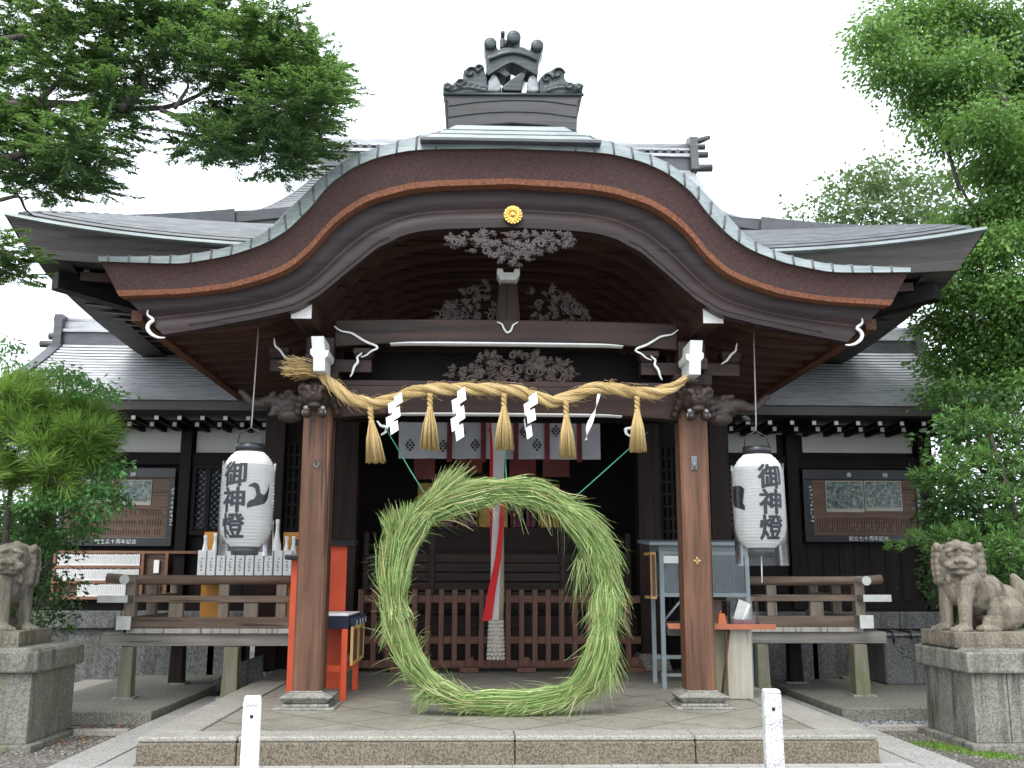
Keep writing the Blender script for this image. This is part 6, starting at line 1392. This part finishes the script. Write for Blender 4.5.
leaf_mesh('foliage', *blob_leaves([PB(u, v, 10.2, ru, rv, .35) for u, v, ru, rv in ((15, 530, 34, 26), (55, 545, 22, 20), (20, 580, 40, 20), (55, 590, 26, 20), (40, 615, 30, 16))], 700, .06, .034, 8, .6, .09), M['broad_dark'], ts)
obj('stems', limb([(-5.0, 10.2, 0), (-4.95, 10.2, .7), (-4.9, 10.2, 1.5)], .03, .01), M['tree_bark'], ts)
# big leafy tree at right
tb = thing('broadleaf_tree', (7.3, 12.2, 0), 'tall light green broadleaf tree filling the upper right corner', 'tree')
obj('trunk', limb([(7.3, 12.2, 0), (7.2, 12.2, 3), (7.0, 12.1, 5.5), (6.6, 12, 8)], .28, .08), M['tree_bark'], tb)
br_ = MB()
for px, r0 in ((((1030, 330), (1000, 250), (960, 190), (930, 100)), .035), (((1030, 250), (985, 150), (920, 60)), .03), (((1030, 180), (1000, 90), (960, 20)), .05), (((1020, 380), (975, 320), (945, 270)), .04), (((960, 190), (935, 110), (890, 50)), .03)):
    br_.join(limb([P(u, v, 12-.1*i) for i, (u, v) in enumerate(px)], r0, r0*.25))
obj('branches', br_, M['tree_bark'], tb)
bp = [(905, 20, 36, 22), (880, 42, 24, 14), (935, 50, 30, 20), (895, 70, 30, 18), (925, 85, 30, 18), (960, 20, 34, 26), (1000, 30, 30, 34), (970, 70, 34, 28), (1005, 85, 24, 30), (950, 110, 28, 18), (920, 105, 16, 10), (985, 125, 34, 24), (955, 138, 18, 12), (1010, 150, 22, 26), (985, 170, 22, 16), (935, 128, 12, 8), (1010, 200, 22, 24), (985, 215, 24, 14), (960, 222, 22, 12), (1005, 245, 26, 24), (970, 255, 26, 18), (945, 290, 16, 16), (975, 290, 28, 22), (1010, 295, 24, 30), (940, 320, 16, 14), (965, 330, 28, 22), (1000, 345, 30, 28), (945, 360, 18, 16), (975, 375, 26, 18), (1012, 390, 20, 24), (950, 392, 18, 12), (870, 30, 12, 10), (940, 5, 30, 12)]
leaf_mesh('foliage', *blob_leaves([PB(u, v, 11.8+random.uniform(-.8, .8), ru, rv, .5) for u, v, ru, rv in bp]+[((random.uniform(6.9, 9.2), 12.2+random.uniform(-1, 1.2), random.uniform(3.0, 8.5)), (.6, .6, .45)) for _ in range(26)], 1900, .07, .038, 11, .5, .13, -.5), M['camphor'], tb)
tfar = thing('far_tree', (12.5, 27, 0), 'pale distant tree showing above the right eave', 'tree')
obj('trunk', limb([(11.5, 27, 0), (11.4, 27, 6), (11.2, 27, 11)], .35, .08), M['tree_bark'], tfar)
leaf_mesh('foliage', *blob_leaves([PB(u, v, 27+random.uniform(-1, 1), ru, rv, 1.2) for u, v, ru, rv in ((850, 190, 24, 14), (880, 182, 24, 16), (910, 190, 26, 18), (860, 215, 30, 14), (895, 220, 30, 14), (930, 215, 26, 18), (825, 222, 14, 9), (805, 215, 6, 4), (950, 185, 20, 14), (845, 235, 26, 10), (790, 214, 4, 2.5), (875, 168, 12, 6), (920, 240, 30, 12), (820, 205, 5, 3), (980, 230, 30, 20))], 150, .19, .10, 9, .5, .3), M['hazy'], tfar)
# shrubs behind the right lion
td = thing('podocarpus_tree', (5.1, 10.4, 0), 'clipped tree with long narrow leaves spraying out above the right lion', 'tree')
obj('trunk', limb([(5.75, 10.4, 0), (5.6, 10.4, 1.4), (5.2, 10.3, 2.9)], .07, .02), M['tree_bark'], td)
dp = [(935, 478, 24, 8), (965, 470, 26, 10), (955, 455, 18, 7), (990, 460, 24, 10), (1015, 475, 16, 12), (925, 545, 22, 6), (950, 540, 26, 8), (980, 540, 28, 9), (1010, 545, 18, 10), (990, 560, 24, 8), (1010, 495, 20, 9), (965, 490, 22, 6), (1000, 430, 26, 16), (965, 420, 22, 14), (940, 480, 14, 6), (1010, 520, 16, 9)]
(args, tw) = needle_twigs([PB(u, v, 10.2+random.uniform(-.3, .3), ru, rv, .22) for u, v, ru, rv in [(a_, b_, c_, d_*.7) for a_, b_, c_, d_ in dp]], 170, .12, .085, .013, 24, .5, .15)
tag(obj('twigs', tw, M['tree_bark'], td), kind='stuff'); leaf_mesh('foliage', *args, M['podocarp'], td)
te = thing('dark_shrub', (6.3, 11.2, 0), 'dark glossy evergreen mass filling the right edge above the lion', 'shrub')
ep = [(985, 405, 30, 22), (1010, 430, 20, 28), (975, 440, 26, 18), (1005, 480, 24, 26), (985, 505, 26, 16), (1015, 520, 20, 20), (1010, 565, 20, 26), (1000, 590, 24, 24), (960, 430, 16, 12), (965, 400, 16, 12), (1020, 610, 16, 20), (945, 440, 14, 14), (950, 500, 18, 18), (940, 520, 16, 16), (960, 560, 20, 20), (980, 540, 22, 20), (945, 585, 14, 20), (985, 600, 26, 24), (950, 470, 14, 14), (1000, 460, 24, 20)]
leaf_mesh('foliage', *blob_leaves([PB(u, v, 11.2+random.uniform(-.3, .3), ru, rv, .4) for u, v, ru, rv in ep], 900, .075, .04, 9, .5, .1), M['broad_dark'], te)
obj('stems', limb([(6.3, 11.2, 0), (6.1, 11.2, 1.5), (5.9, 11.1, 3.4)], .06, .02), M['tree_bark'], te)
# hedges beyond the wings close the view
for x0, lab in ((-9.0, 'dark hedge beyond the left wing end'), (9.4, 'dark hedge beyond the right wing end')):
    th = thing('hedge', (x0, 17, 0), lab, 'hedge'); bl = [((x0+random.uniform(-2.2, 2.2), 17+random.uniform(-1, 1), random.uniform(.3, 2.6)), (.8, .7, .7)) for _ in range(34)]
    leaf_mesh('foliage', *blob_leaves(bl, 160, .14, .08, 9, .5, .2), M['broad_dark'], th); obj('stems', limb([(x0, 17, 0), (x0, 17, 1.4)], .06, .03), M['tree_bark'], th)
